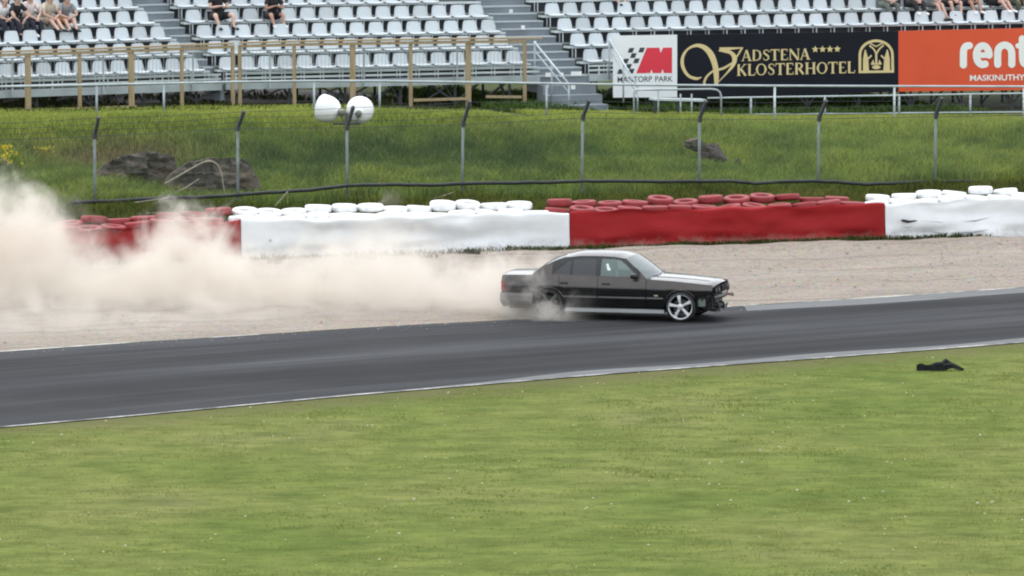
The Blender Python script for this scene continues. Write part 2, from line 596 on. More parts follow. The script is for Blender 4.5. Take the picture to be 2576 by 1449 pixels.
# loose stones lying on the gravel, one mass
def stones():
    N = 5200
    x = rng.uniform(-12, 14, N)
    t = rng.uniform(0.02, 0.98, N) ** 0.8
    co, tr, tn = [], [], []
    fx = [p[0] for p in far_e]; fy = [p[1] for p in far_e]
    for k in range(N):
        yf = float(np.interp(x[k], fx, fy)) + 0.25
        yb = BANK.O.y + (x[k] - BANK.O.x) * math.tan(BANK.a) - 0.3
        y = lerp(yf, yb, t[k]) if k % 16 else yf - 0.2 - 1.3 * rng.random() ** 2.5
        z = gravel_fn((x[k] + 34) / 72, max(0, y - yf + 0.15) / (yb - yf + 0.95))[2] if y > yf - .2 else 0.013
        r = 0.012 + 0.035 * rng.random() ** 3
        b = rng.uniform(0.7, 1.3, 6) * (r if k % 16 else 0.4 * r + 0.006)
        i = len(co)
        co += [(x[k] - b[0], y, z), (x[k], y - b[1], z), (x[k] + b[2], y, z), (x[k], y + b[3], z), (x[k], y, z + b[4] * 0.8)]
        tr += [(i, i + 1, i + 4), (i + 1, i + 2, i + 4), (i + 2, i + 3, i + 4), (i + 3, i, i + 4)]
        q = rng.uniform(0.6, 1.25)
        tn += [(0.23 * q, 0.20 * q, 0.175 * q, 1)] * 5
    tm, nt, b = mat_new('loose_stone')
    a = nt.nodes.new('ShaderNodeAttribute'); a.attribute_name = 'tint'
    nt.links.new(a.outputs['Color'], b.inputs['Base Color']); pr(b, rough=0.9)
    tag(np_mesh('gravel_stones', np.array(co), np.array(tr), tm, np.array(tn)), 'loose stones scattered over the gravel trap', 'gravel', kind='stuff')
stones()

# the bank behind the barrier
def bank_mat():
    m, nt, b = mat_new('bank_soil')
    big = wnoise(nt, 0.6, detail=5)
    fine = wnoise(nt, 7.0, detail=5, rough=0.7)
    c = ramp(nt, big, [(0.3, (0.0378, 0.0546, 0.01512)), (0.6, (0.063, 0.0798, 0.02352)), (0.8, (0.1008, 0.0882, 0.0462))])
    c = mixc(nt, 1.0, c, ramp(nt, fine, [(0.3, (0.6,) * 3), (0.7, (1.25,) * 3)]), 'MULTIPLY')
    # bare trodden dirt under the grandstands (t > 18)
    nt.links.new(c, b.inputs['Base Color'])
    pr(b, rough=0.95, spec=0.1)
    bump(nt, b, fine, 0.6, 0.06)
    return m
def bank_fn(a, b):
    s = lerp(-60, 90, a)
    t = -0.6 + 140 * b ** 2.2
    p = BANK.p(s, t, zbank(s, t))
    return p
tag(MB().grid(bank_fn, 260, 90).build('terrain', bank_mat(), smooth=True), kind='structure')
# a gravel path running under and behind the stands
def path_mat():
    m, nt, b = mat_new('trodden_path')
    f = wnoise(nt, 2.5, detail=6, rough=0.7)
    nt.links.new(ramp(nt, f, [(0.35, (0.114, 0.096, 0.084)), (0.7, (0.204, 0.18, 0.162))]), b.inputs['Base Color'])
    pr(b, rough=0.95)
    bump(nt, b, f, 0.5, 0.03)
    return m
def path_fn(a, b):
    s = lerp(-5.5, 3.5, a)
    t = lerp(20.5 + 0.35 * math.sin(s * 1.3), 27, b)
    return BANK.p(s, t, zbank(s, t) + 0.012)
tag(MB().grid(path_fn, 60, 8).build('path', path_mat(), smooth=True), kind='structure')

# ------------------------------------------------------------------ grass and weeds
def smooth_noise(x, y, scale, seed):
    """value noise, vectorised"""
    def h(i, j):
        q = np.sin(i * 127.1 + j * 311.7 + seed * 74.7) * 43758.5453
        return q - np.floor(q)
    X, Y = x * scale, y * scale
    i, j = np.floor(X), np.floor(Y)
    u, v = X - i, Y - j
    u = u * u * (3 - 2 * u); v = v * v * (3 - 2 * v)
    return (h(i, j) * (1 - u) + h(i + 1, j) * u) * (1 - v) + (h(i, j + 1) * (1 - u) + h(i + 1, j + 1) * u) * v

def fbm(x, y, scale, seed):
    return (smooth_noise(x, y, scale, seed) + 0.5 * smooth_noise(x, y, scale * 2.1, seed + 3) + 0.25 * smooth_noise(x, y, scale * 4.3, seed + 7)) / 1.75

def blades(name, P, h, w, tint, mat, lean=0.5, seed=1):
    """each blade one bent leaf of two faces"""
    r = np.random.default_rng(seed)
    N = len(P)
    a = r.uniform(0, 2 * PI, N)
    side = np.stack([np.cos(a), np.sin(a), np.zeros(N)], 1)
    fa = r.uniform(0, 2 * PI, N)
    ln = r.uniform(0.15, 1.0, N) * lean * h
    ld = np.stack([np.cos(fa), np.sin(fa), np.zeros(N)], 1)
    up = np.array([0, 0, 1.0])
    mid = P + ld * (ln * 0.3)[:, None] + up * (h * 0.6)[:, None]
    tip = P + ld * ln[:, None] + up * (h * (1 - 0.25 * lean))[:, None]
    w2 = (w / 2)[:, None]
    co = np.stack([P - side * w2, P + side * w2, mid + side * w2 * 0.8, mid - side * w2 * 0.8, tip], 1).reshape(-1, 3)
    b = (np.arange(N) * 5)[:, None]
    tris = np.concatenate([b + np.array([[0, 1, 2]]), b + np.array([[0, 2, 3]]), b + np.array([[3, 2, 4]])], 1).reshape(-1, 3)
    tn = np.repeat(np.concatenate([tint, np.ones((N, 1))], 1), 5, axis=0)
    return np_mesh(name, co, tris, mat, tn)

LEAF = tint_mat('grass_blade', 0.65, 0.3)
LAWN = tint_mat('lawn_blade', 0.7, 0.5, 0.35)
BANKG = tint_mat('bank_blade', 0.7, 0.45, 0.3)

# the mown verge in front
def lawn():
    N = 560000
    Y = rng.uniform(82.0, 118.5, N)
    X = rng.uniform(-1, 1, N) * (Y * 0.0885 + 0.35)
    ny = np.interp(X, [p[0] for p in near_e], [p[1] for p in near_e]) - 0.10
    edge = ny - Y
    ok = edge > 0.02 + 0.12 * smooth_noise(X, Y, 1.3, 5)
    X, Y, edge = X[ok], Y[ok], edge[ok]
    n1 = fbm(X, Y * 0.55, 0.45, 11); n2 = fbm(X * 0.8, Y * 0.7, 1.1, 23); n3 = fbm(X * 0.45, Y * 0.22, 0.7, 31); n4 = fbm(X * 0.8, Y * 1.5, 1.9, 47)
    # thin, dry ground by the track edge
    worn = np.clip(1 - edge / (1.1 + 1.2 * n2), 0, 1)
    dry2 = np.exp(-(((X - 5.4) / 1.7) ** 2 + ((Y - 109.3) / 1.3) ** 2))
    dry = np.clip(np.maximum(worn * 0.75, dry2 * 0.8) + 1.5 * np.clip(n1 - 0.58, 0, 1), 0, 0.9)
    keep = rng.random(len(X)) < (0.03 + 0.42 * np.clip((n4 - 0.50) * 3.0, 0, 1)) * (1 - 0.4 * dry)
    X, Y, n1, n2, n3, n4, dry, edge = (q[keep] for q in (X, Y, n1, n2, n3, n4, dry, edge))
    M_ = len(X)
    g1 = np.array([0.130, 0.180, 0.040]); g2 = np.array([0.230, 0.255, 0.085]); g3 = np.array([0.28, 0.235, 0.105])
    k = np.clip(0.50 + 1.3 * (n2 - 0.5) + 1.7 * (n3 - 0.5) + 1.5 * (n4 - 0.5) + 1.0 * (n1 - 0.5) + rng.normal(0, 0.10, M_), 0, 1)
    tint = g1 * (1 - k[:, None]) + g2 * k[:, None]
    tint = tint * (1 - dry[:, None] * 0.8) + g3 * 0.8 * dry[:, None] * 0.8
    tint *= rng.uniform(0.93, 1.07, M_)[:, None]
    h = (0.010 + 0.016 * n1 + 0.05 * np.clip(n4 - .35, 0, 1) + 0.012 * rng.random(M_)) * (1 - 0.45 * dry)
    tall = rng.random(M_) < 0.02
    h[tall] *= 2.6
    P = np.stack([X, Y, np.zeros(M_)], 1)
    w = np.full(M_, 0.011) + 0.008 * rng.random(M_)
    tag(blades('lawn_grass', P, h, w, tint, LAWN, 1.3, 3), 'short sunlit green grass of the verge in front of the track', 'grass', kind='stuff')
lawn()

# small pale flower heads in the verge
def flowers():
    N = 230
    Y = rng.uniform(83.5, 115, N); X = rng.uniform(-1, 1, N) * Y * 0.0885
    ny = np.interp(X, [p[0] for p in near_e], [p[1] for p in near_e]) - 0.8
    ok = Y < ny
    X, Y = X[ok], Y[ok]
    co, tr, tn = [], [], []
    for x, y in zip(X, Y):
        z = rng.uniform(0.06, 0.12); r = rng.uniform(0.012, 0.027)
        i = len(co)
        for dx, dy, dz in ((r, 0, 0), (-r, 0, 0), (0, r, 0), (0, -r, 0), (0, 0, r * .8), (0, 0, -r * .8)):
            co.append((x + dx, y + dy, z + dz))
        for A, B in ((0, 2), (2, 1), (1, 3), (3, 0)):
            tr += [(i + A, i + B, i + 4), (i + B, i + A, i + 5)]
        c = (0.5, 0.52, 0.25) if rng.random() < 0.6 else (0.6, 0.6, 0.48)
        tn += [(*c, 1)] * 6
        co += [(x - .004, y, 0), (x + .004, y, 0), (x, y, z)]; tr.append((i + 6, i + 7, i + 8)); tn += [(.2, .28, .06, 1)] * 3
    tag(np_mesh('verge_flowers', np.array(co), np.array(tr), LEAF, np.array(tn)), 'tiny pale yellow flowers dotted over the green verge', 'flowers', kind='stuff')
flowers()

def zbank_np(S, T):
    return np.array([zbank(a, b) for a, b in zip(S, T)])

ROCKS = [(-6.6, 6.75, 0.95, 0.5), (4.9, 8.6, 0.4, 0.3)]     # s, t, radius s, radius t kept clear of grass
def bank_grass():
    N = 270000
    S = rng.uniform(-13.5, 19.0, N)
    T = 1.9 + 16.3 * rng.random(N) ** 0.85
    ok = np.ones(N, bool)
    for rs, rt, a, b in ROCKS:
        ok &= ((S - rs) / a) ** 2 + ((T - rt) / b) ** 2 > 1
    ok &= ~((S > 0.6) & (S < 4.9) & (T > 14.6))          # landing of the stairs
    S, T = S[ok], T[ok]
    n1 = fbm(S, T, 0.5, 41); n2 = fbm(S, T, 1.7, 53)
    M_ = len(S)
    crest = np.clip((T - 11) / 4, 0, 1); foot = np.clip((5.2 - T) / 2.5, 0, 1)
    brown = np.exp(-(((S + 7.9) / 1.9) ** 2 + ((T - 10.9) / 0.9) ** 2)) + foot * np.clip(fbm(S, T, 0.9, 67) * 2.2 - 0.85, 0, 1)
    brown = np.clip(brown, 0, 1)
    base = np.array([0.150, 0.218, 0.050]); lite = np.array([0.270, 0.315, 0.068]); dark = np.array([0.042, 0.085, 0.030])
    dry = np.array([0.19, 0.14, 0.09])
    k = np.clip(0.25 + 0.7 * crest + 1.3 * (n1 - 0.5) + rng.normal(0, 0.2, M_), 0, 1)
    tint = base * (1 - k[:, None]) + lite * k[:, None]
    mid = np.exp(-((T - 9.6) / 2.2) ** 2)
    d = np.clip(1.6 * (n2 - 0.45) + 0.95 * mid * np.clip(1.5 - abs(S + 0.5) / 5.5, 0.25, 1), 0, 1) * (1 - crest) * 0.9
    tint = tint * (1 - d[:, None]) + dark * d[:, None]
    straw = rng.random(M_) < 0.07
    tint[straw] = np.array([0.17, 0.16, 0.08])
    tint = tint * (1 - brown[:, None] * 0.85) + dry * brown[:, None] * 0.85
    tint *= rng.uniform(0.55, 1.45, M_)[:, None]
    h = (0.20 + 0.34 * n1 + 0.20 * rng.random(M_)) * (1 - 0.72 * crest) * (1 - 0.4 * foot) * (1 - 0.6 * brown)
    h[T < 2.8] *= 0.6
    h[(T > 4.2) & (T < 5.5)] *= 0.55
    strip_ = (T < 5.3)
    tint[strip_] *= np.array([0.58, 0.52, 0.55])
    Z = zbank_np(S, T)
    P = np.stack([BANK.O.x + BANK.u.x * S + BANK.n.x * T, BANK.O.y + BANK.u.y * S + BANK.n.y * T, Z - 0.01], 1)
    w = 0.014 + 0.015 * rng.random(M_)
    tag(blades('bank_grass', P, h, w, tint, BANKG, 0.7, 5), 'long rough green grass covering the bank below the grandstand', 'grass', kind='stuff')
bank_grass()

# darker undergrowth in the shade below the right stand and tufts at the barrier foot
def undergrowth():
    N = 16000
    S = rng.uniform(4.5, 19.0, N); T = rng.uniform(17.6, 27.0, N)
    n = fbm(S, T, 0.8, 71)
    keep = n > 0.38
    S, T, n = S[keep], T[keep], n[keep]
    M_ = len(S)
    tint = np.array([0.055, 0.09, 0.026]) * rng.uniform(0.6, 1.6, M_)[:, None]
    h = 0.15 + 0.5 * np.clip(n - 0.35, 0, 1) * rng.uniform(0.6, 1.5, M_)
    P = np.stack([BANK.O.x + BANK.u.x * S + BANK.n.x * T, BANK.O.y + BANK.u.y * S + BANK.n.y * T, zbank_np(S, T)], 1)
    tag(blades('undergrowth', P, h, np.full(M_, 0.05), tint, LEAF, 0.8, 6), 'dark green weeds growing under the stand behind the advertising boards', 'weeds', kind='stuff')
    N = 9000
    S = rng.uniform(-12.5, 17, N); 
    n = fbm(S, S * 0, 0.7, 83)
    T = rng.uniform(-1, 1, N) * (0.10 + 0.25 * n) + 0.50 - 0.12 * n
    keep = (rng.random(N) < np.clip((n - 0.16) * 3.2, 0, 1)) & ((S > -1.5) | (rng.random(N) < .25))
    S, T, n = S[keep], T[keep], n[keep]
    M_ = len(S)
    tint = np.array([0.053, 0.065, 0.020]) * rng.uniform(0.5, 1.6, M_)[:, None]
    yb = BANK.O.y + BANK.u.y * S + BANK.n.y * T
    P = np.stack([BANK.O.x + BANK.u.x * S + BANK.n.x * T, yb, np.full(M_, 0.02)], 1)
    h = (0.05 + 0.24 * n * rng.random(M_))
    tag(blades('barrier_foot_grass', P, h, np.full(M_, 0.03), tint, LEAF, 1.0, 8), 'ragged fringe of green weeds along the foot of the barrier', 'grass', kind='stuff')
undergrowth()
# under the left and middle stands
def under_left():
    N = 9000
    S = rng.uniform(-16, 4.2, N); T = rng.uniform(16.5, 24.0, N)
    n = fbm(S, T, 0.7, 91)
    keep = (n > 0.45) | (S < -5.5)
    S, T, n = S[keep], T[keep], n[keep]
    M_ = len(S)
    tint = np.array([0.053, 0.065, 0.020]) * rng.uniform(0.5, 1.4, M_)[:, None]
    h = 0.05 + 0.16 * rng.random(M_)
    P = np.stack([BANK.O.x + BANK.u.x * S + BANK.n.x * T, BANK.O.y + BANK.u.y * S + BANK.n.y * T, zbank_np(S, T)], 1)
    tag(blades('shade_grass', P, h, np.full(M_, 0.035), tint, LEAF, 0.9, 9), 'thin shaded grass under the left and middle stands', 'grass', kind='stuff')
under_left()
# ------------------------------------------------------------------ barrier of wrapped tyre stacks
from mathutils import noise as mnoise
def sheet_mat(name, c, dirt):
    m, nt, b = mat_new(name)
    f = noise(nt, 1.3, 6, 0.6, stretch=(1, 1, 2.2))
    sm = noise(nt, 2.6, 6, 0.7, stretch=(0.6, 0.6, 4.0), loc=(4, 2, 1))
    col = ramp(nt, f, [(0.3, tuple(x * 0.88 for x in c)), (0.6, c), (0.8, tuple(min(0.9, x * 1.12 + 0.01) for x in c))])
    col = mixc(nt, ramp(nt, sm, [(0.56, (0, 0, 0)), (0.85, (0.25,) * 3)]), col, dirt)
    # mud splashed up from the gravel along the foot, and long dragged rubber marks
    g_ = nt.nodes.new('ShaderNodeNewGeometry'); sx = nt.nodes.new('ShaderNodeSeparateXYZ'); nt.links.new(g_.outputs['Position'], sx.inputs[0])
    mu = nt.nodes.new('ShaderNodeMath'); mu.operation = 'MULTIPLY_ADD'; mu.inputs[1].default_value = -1.3; mu.inputs[2].default_value = 0.42; nt.links.new(sx.outputs[2], mu.inputs[0])
    ma = nt.nodes.new('ShaderNodeMath'); ma.operation = 'ADD'; nt.links.new(mu.outputs[0], ma.inputs[0]); nt.links.new(noise(nt, 4.0, 7, 0.75, loc=(1, 6, 3)), ma.inputs[1])
    col = mixc(nt, ramp(nt, ma.outputs[0], [(0.62, (0, 0, 0)), (0.95, (0.55,) * 3)]), col, (0.24, 0.20, 0.165))
    dr = noise(nt, 1.0, 5, 0.7, stretch=(0.9, 0.9, 9.0), loc=(8, 3, 2))
    col = mixc(nt, ramp(nt, dr, [(0.64, (0, 0, 0)), (0.74, (0.40,) * 3)]), col, tuple(x * 0.35 for x in c))
    nt.links.new(col, b.inputs['Base Color'])
    pr(b, rough=0.6, spec=0.12)
    bump(nt, b, noise(nt, 5, 4), 0.15, 0.02)
    return m
M['sheet_white'] = sheet_mat('white_sheet', (0.74, 0.76, 0.77), (0.52, 0.52, 0.50))
M['sheet_red'] = sheet_mat('red_sheet', (0.275, 0.014, 0.016), (0.32, 0.07, 0.065))
M['tyre_white'] = simple('white_painted_rubber', (0.74, 0.75, 0.75), 0.6, 0.08, 5.0, dirt=(0.25, 0.25, 0.24), dirt_amt=0.6)
M['tyre_red'] = simple('red_painted_rubber', (0.23, 0.018, 0.022), 0.6, 0.2, 5.0, dirt=(0.07, 0.03, 0.03), dirt_amt=0.75)
M['rubber'] = simple('tyre_rubber', (0.016, 0.016, 0.017), 0.75, 0.3, 6.0)

BAR_BASE = [(-250, 674), (0, 668), (610, 650), (1433, 628), (2228, 605), (2576, 597), (2850, 589)]
BAR_TOP = [(-250, 604), (0, 590), (300, 575), (608, 553), (1434, 533), (2227, 513), (2576, 497), (2850, 486)]
def bar_pt(px):
    """ground point of the barrier face and the height of its top at picture column px"""
    b = at_z(px, interp(BAR_BASE, px))
    t = at_y(px, interp(BAR_TOP, px), b.y)
    return b, t.z

def wrinkle(s, z, seed):
    n = lambda a, b, c: mnoise.noise(Vector((s * a + seed * 7.3, z * b, c + seed)))
    v = 0.20 * n(0.42, 1.5, 0.0) + 0.085 * n(1.0, 2.6, 4.0) + 0.020 * n(3.0, 4.0, 9.0)
    # the lower edge sags outwards in a long uneven fold
    fold = 0.22 + 0.10 * n(0.5, 0.0, 20.0)
    v -= 0.15 * max(0.0, 1 - abs(z - fold + 0.06) / 0.18) * max(0, 0.35 + 1.3 * n(0.6, 0, 31.0))
    return v

def barrier(px0, px1, mat, label, seed, nseg):
    root = empty('barrier_section', bar_pt((px0 + px1) / 2)[0], 0, label, 'barrier', 'wrapped tyre barrier sections')
    A, B = bar_pt(px0)[0], bar_pt(px1)[0]
    L = (B - A).length
    mb = MB()
    def fn(a, b):
        px = lerp(px0, px1, a)
        p, h = bar_pt(px)
        zt = h + 0.02 * math.sin(px * 0.05 + seed) + 0.015 * math.sin(px * 0.021)
        s = a * L
        if b <= 0.86:
            q = b / 0.86
            z = q * zt
            w = wrinkle(s, q, seed) * min(1, 6 * a, 6 * (1 - a)) + 0.06 * (1 - q) ** 3
            return p + BANK.n * (0.04 - w) * -1.0 * -1.0 + Vector((0, 0, z))
        q = (b - 0.86) / 0.14                          # folded back over the top
        return p + BANK.n * (0.06 + 0.22 * q) + Vector((0, 0, zt + 0.015 * math.sin(q * PI) - 0.05 * q))
    mb.grid(fn, nseg, 22)
    sh = mb.build('sheet', mat, root, smooth=True)
    # the ends of the sheet wrap round the stack
    core = MB()
    for (px, sgn) in ((px0, -1), (px1, 1)):
        p, h = bar_pt(px)
        core.quad(p + BANK.n * 0.05, p + BANK.n * 1.15, p + BANK.n * 1.15 + Vector((0, 0, h - .06)), p + BANK.n * 0.05 + Vector((0, 0, h - .06)))
    core.build('end_flap', mat, root)
    bk = MB()
    for k in range(8):
        pa, ha = bar_pt(lerp(px0, px1, k / 8)); pb, hb = bar_pt(lerp(px0, px1, (k + 1) / 8))
        bk.quad(pa + BANK.n * 1.15, pb + BANK.n * 1.15, pb + BANK.n * 1.15 + Vector((0, 0, hb - .1)), pa + BANK.n * 1.15 + Vector((0, 0, ha - .1)))
        bk.quad(pa + BANK.n * 0.3 + Vector((0, 0, ha - .22)), pb + BANK.n * .3 + Vector((0, 0, hb - .22)), pb + BANK.n * 1.15 + Vector((0, 0, hb - .22)), pa + BANK.n * 1.15 + Vector((0, 0, ha - .22)))
    bk.build('stack_core', M['rubber'], root)
    return root, sh

b1, _ = barrier(-260, 607, M['sheet_red'], 'red wrapped barrier section on the left, half hidden by the dust', 1.0, 90)
b2, sh2 = barrier(608.5, 1433.5, M['sheet_white'], 'white wrapped barrier section behind the dust, between the two red ones', 2.3, 100)
b3, _ = barrier(1435, 2227, M['sheet_red'], 'red wrapped barrier section directly behind the black car', 4.1, 100)
b4, sh4 = barrier(2228.5, 2860, M['sheet_white'], 'white wrapped barrier section at the right end, with a torn black hole', 5.7, 80)
# tears and scuffs in the right white sheet
def scuff(parent, pts, mat, name):
    mb = MB()
    ring = []
    for (px, py) in pts:
        b, _h = bar_pt(px)
        q = at_y(px, py, b.y)
        ring.append(q - BANK.n * 0.075)
    c = sum(ring, Vector()) / len(ring)
    for k in range(len(ring)):
        mb.quad(c - BANK.n * 0.01, ring[k], ring[(k + 1) % len(ring)])
    mb.build(name, mat, parent)
M['scuff'] = simple('grey_scuff', (0.40, 0.41, 0.42), 0.7, 0.2, 4.0)
scuff(sh4, [(2262, 553), (2268, 551), (2285, 554), (2299, 553), (2306, 555), (2295, 558), (2280, 561), (2268, 558)], M['rubber'], 'tear')
scuff(sh4, [(2306, 554), (2360, 557), (2375, 559), (2360, 559)], M['scuff'], 'scuff_mark')
scuff(sh4, [(2262, 568), (2280, 572), (2297, 567), (2280, 574)], M['scuff'], 'scuff_mark')
scuff(sh4, [(2336, 579), (2352, 581), (2372, 584), (2370, 589), (2345, 585)], M['scuff'], 'scuff_mark')
scuff(sh4, [(2372, 585), (2430, 583), (2490, 577), (2440, 586)], M['scuff'], 'scuff_mark')
scuff(sh4, [(2415, 557), (2450, 553), (2493, 545), (2450, 557)], M['scuff'], 'scuff_mark')
scuff(sh2, [(673, 603), (678, 600), (683, 604), (677, 608)], M['scuff'], 'scuff_mark')

# ------------------------------------------------------------------ loose tyres lying on top
def tyre_profile(R, w):
    ri = R * 0.56
    return [(ri, -w * 0.36), (R * 0.70, -w * 0.5), (R * 0.90, -w * 0.49), (R * 0.975, -w * 0.38), (R, -w * 0.2), (R, w * 0.2),
            (R * 0.975, w * 0.38), (R * 0.90, w * 0.49), (R * 0.70, w * 0.5), (ri, w * 0.36), (ri * 1.03, 0.0)]
_tm = MB().lathe(tyre_profile(0.285, 0.19), 28, None, True)
ORD = ['first', 'second', 'third', 'fourth', 'fifth', 'sixth', 'seventh', 'eighth', 'ninth', 'tenth', 'eleventh', 'twelfth', 'thirteenth', 'fourteenth',
       'fifteenth', 'sixteenth', 'seventeenth', 'eighteenth', 'nineteenth', 'twentieth', 'twenty-first', 'twenty-second', 'twenty-third', 'twenty-fourth', 'twenty-fifth', 'twenty-sixth', 'twenty-seventh', 'twenty-eighth']
protoT = {}
def tyres(px0, px1, colour, place, grp, seed, spec=None):
    r = random.Random(seed)
    rows = []
    pitch = 61
    px = px0 + 24
    while px < px1 - 20:
        rows.append((px, 0, r.uniform(-.02, .05)))
        px += pitch * r.uniform(0.96, 1.06)
    px = px0 + 50
    while px < px1 - 8:
        rows.append((px, 1, r.choice((0.0, 0.015, 0.03, 0.05, 0.09))))
        px += pitch * r.uniform(0.97, 1.1)
    for row, nm in ((0, 'front'), (1, 'back')):
        lst = sorted(q for q in rows if q[1] == row)
        for i, (px, _r, dz) in enumerate(lst):
            p, h = bar_pt(px)
            key = colour
            lab = f'{colour} tyre on the {place}, {ORD[i]} from left in the {nm} row'
            if key not in protoT:
                o = _tm.build('tyre', M['tyre_' + colour], local=True, smooth=True)
                protoT[key] = o
                o.data['used'] = 0
            else:
                o = protoT[key].copy()
                COL.objects.link(o)
            o.location = p + BANK.n * (0.46 if row == 0 else 1.0) + Vector((0, 0, h - 0.045 + dz + (0.085 if row else 0)))
            tl = 0.13
            o.rotation_euler = (r.uniform(-tl * .3, tl), r.uniform(-tl, tl), r.uniform(0, 6))
            sc = r.uniform(1.02, 1.12)
            o.scale = (sc, sc, r.uniform(0.75, 1.05))
            tag(o, lab, 'tyre', grp)
tyres(30, 612, 'red', 'left red barrier', 'red tyres on the left barrier', 3)
tyres(600, 1400, 'white', 'middle white barrier', 'white tyres on the middle barrier', 8)
tyres(1395, 2205, 'red', 'red barrier behind the car', 'red tyres on the barrier behind the car', 12)
tyres(2200, 2640, 'white', 'right white barrier', 'white tyres on the right barrier', 21)

# weeds poking out at the foot of the barrier
def weed(px, py, hgt, n, seed, label, c=(0.04, 0.055, 0.02), spread=0.5, cat='weed', name='weed', base=None):
    r = np.random.default_rng(seed)
    p = base if base is not None else at_z(px, py)
    P = np.stack([r.normal(0, 0.05 + 0.12 * spread, n), r.normal(0, 0.05, n), np.zeros(n)], 1)
    tint = np.array(c) * r.uniform(0.5, 1.7, n)[:, None]
    o = blades(name, P, hgt * r.uniform(0.5, 1.15, n), np.full(n, 0.05), tint, LEAF, 1.0, seed)
    o.location = p
    return tag(o, label, cat, 'weeds along the barrier' if cat == 'weed' else None)
weed(924, 655, 0.30, 60, 1, 'dark leafy weed sticking up out of the dust before the middle white barrier', spread=0.9)
weed(1075, 650, 0.14, 40, 2, 'low green weed at the white barrier foot, just left of the rounded dark one')
weed(1183, 644, 0.22, 90, 3, 'rounded dark weed at the foot of the middle white barrier', (0.03, 0.04, 0.022))
weed(690, 664, 0.16, 60, 4, 'small black-looking weed half sunk in dust near the red and white joint', (0.02, 0.022, 0.02), 0.2)

# ------------------------------------------------------------------ wire fence on the bank
def post_base(px, py):
    p = BANK.hit(px, py, 5.5)
    p.z = zat(p.x, p.y)
    return p
FP = [(-130, 548), (238, 538), (598, 522), (873, 508), (1162, 499), (1463, 488), (1758, 482), (2058, 482), (2352, 480), (2650, 478)]
FTOP = [(-130, 352), (238, 338), (598, 318), (873, 316), (1165, 308), (1466, 292), (1760, 296), (2060, 294), (2354, 288), (2652, 284)]
ARM = [(-118, 312), (248, 294), (614, 279), (889, 268), (1182, 254), (1482, 252), (1776, 254), (2079, 253), (2369, 246), (2668, 242)]
M['post_steel'] = simple('weathered_post_steel', (0.20, 0.245, 0.24), 0.6, 0.25, 3.0, metal=0.2, dirt=(0.10, 0.10, 0.085), dirt_amt=0.5)
fence = empty('wire_fence', post_base(1162, 499), 0, 'tall wire mesh fence with cranked steel posts running along the grass bank', 'fence')
tops, bases, arms = [], [], []
for (b_, t_, a_) in zip(FP, FTOP, ARM):
    b = post_base(*b_)
    t = BANK.hit(t_[0], t_[1], 5.5 + random.uniform(-.02, .02))
    a = BANK.hit(a_[0], a_[1], 5.15)
    bases.append(b); tops.append(t); arms.append(a)
    mb = MB().tube([b - Vector((0, 0, .3)), t], 0.034, 10)
    ps = mb.build('post', M['post_steel'], fence, smooth=True)
    ar = MB().bar(t - Vector((0, 0, .03)), a, 0.07, 0.075, up=BANK.n)
    ar.bar(t - Vector((0, 0, .10)), t + (a - t) * 0.12, 0.085, 0.09, up=BANK.n)
    ar.build('arm', M['arm'], ps)
def fence_z(s, tab):
    return interp(tab, s)
ttab = [(BANK.st(p.x, p.y)[0], p.z) for p in tops]
btab = [(BANK.st(p.x, p.y)[0], p.z) for p in bases]
M['wire'] = simple('dull_mesh_wire', (0.13, 0.155, 0.10), 0.7, 0.2, 2.0)
mesh = MB()
def wire2(mb, p, q, w):
    """thin square wire"""
    mb.bar(p, q, w, w, up=BANK.n)
s0, s1, hh = -14.0, 15.5, 1.9
k = s0 - 2
while k < s1:
    for sg in (1, -1):
        sa, sb = k, k + 1.9
        za = interp(btab, sa) + 0.10; 
        zb = interp(ttab, sb) - 0.02
        if sg == 1: mesh.bar(BANK.p(sa, 5.45, za), BANK.p(sb, 5.45, zb), 0.0029, 0.0029, up=BANK.n)
        else: mesh.bar(BANK.p(sa, 5.447, interp(ttab, sa) - 0.02), BANK.p(sb, 5.447, interp(btab, sb) + 0.1), 0.0029, 0.0029, up=BANK.n)
    k += 0.085
mesh.build('wire_mesh', M['wire'], fence)
for k in range(len(tops) - 1):
    wm_ = MB()
    for f in (0.25, 0.6, 0.95):
        p0, p1 = lerp(tops[k], arms[k], f), lerp(tops[k + 1], arms[k + 1], f)
        wm_.tube([p0, (p0 + p1) / 2 - Vector((0, 0, .03)), p1], 0.006, 5, False)
    wm_.tube([tops[k] - Vector((0, 0, .05)), tops[k + 1] - Vector((0, 0, .05))], 0.007, 5, False)
    wm_.build('top_wires', M['steel_dark'], fence)
# black pipe lying along the fence, strapped to the posts
PIPE = [(180, 509), (240, 507), (330, 503), (420, 499), (540, 494), (600, 489), (700, 483), (780, 478), (873, 466), (930, 465), (1000, 464), (1080, 466), (1162, 462), (1300, 460), (1400, 458), (1470, 455),
        (1560, 456), (1660, 457), (1758, 456), (1840, 456), (1900, 461), (1960, 458), (2040, 455), (2100, 457), (2180, 463), (2260, 460), (2352, 457), (2430, 456), (2520, 462), (2576, 460), (2700, 458)]
pts = [BANK.hit(x, y, 5.36) for x, y in PIPE]
fine = []
for a, b in zip(pts, pts[1:]):
    for q in range(3):
        fine.append(lerp(a, b, q / 3) + Vector((0, 0, random.uniform(-.008, .008))))
tag(MB().tube(fine, 0.042, 8).build('pipe', M['black_pipe'], smooth=True), 'long sagging black pipe fixed low along the wire fence posts', 'pipe')

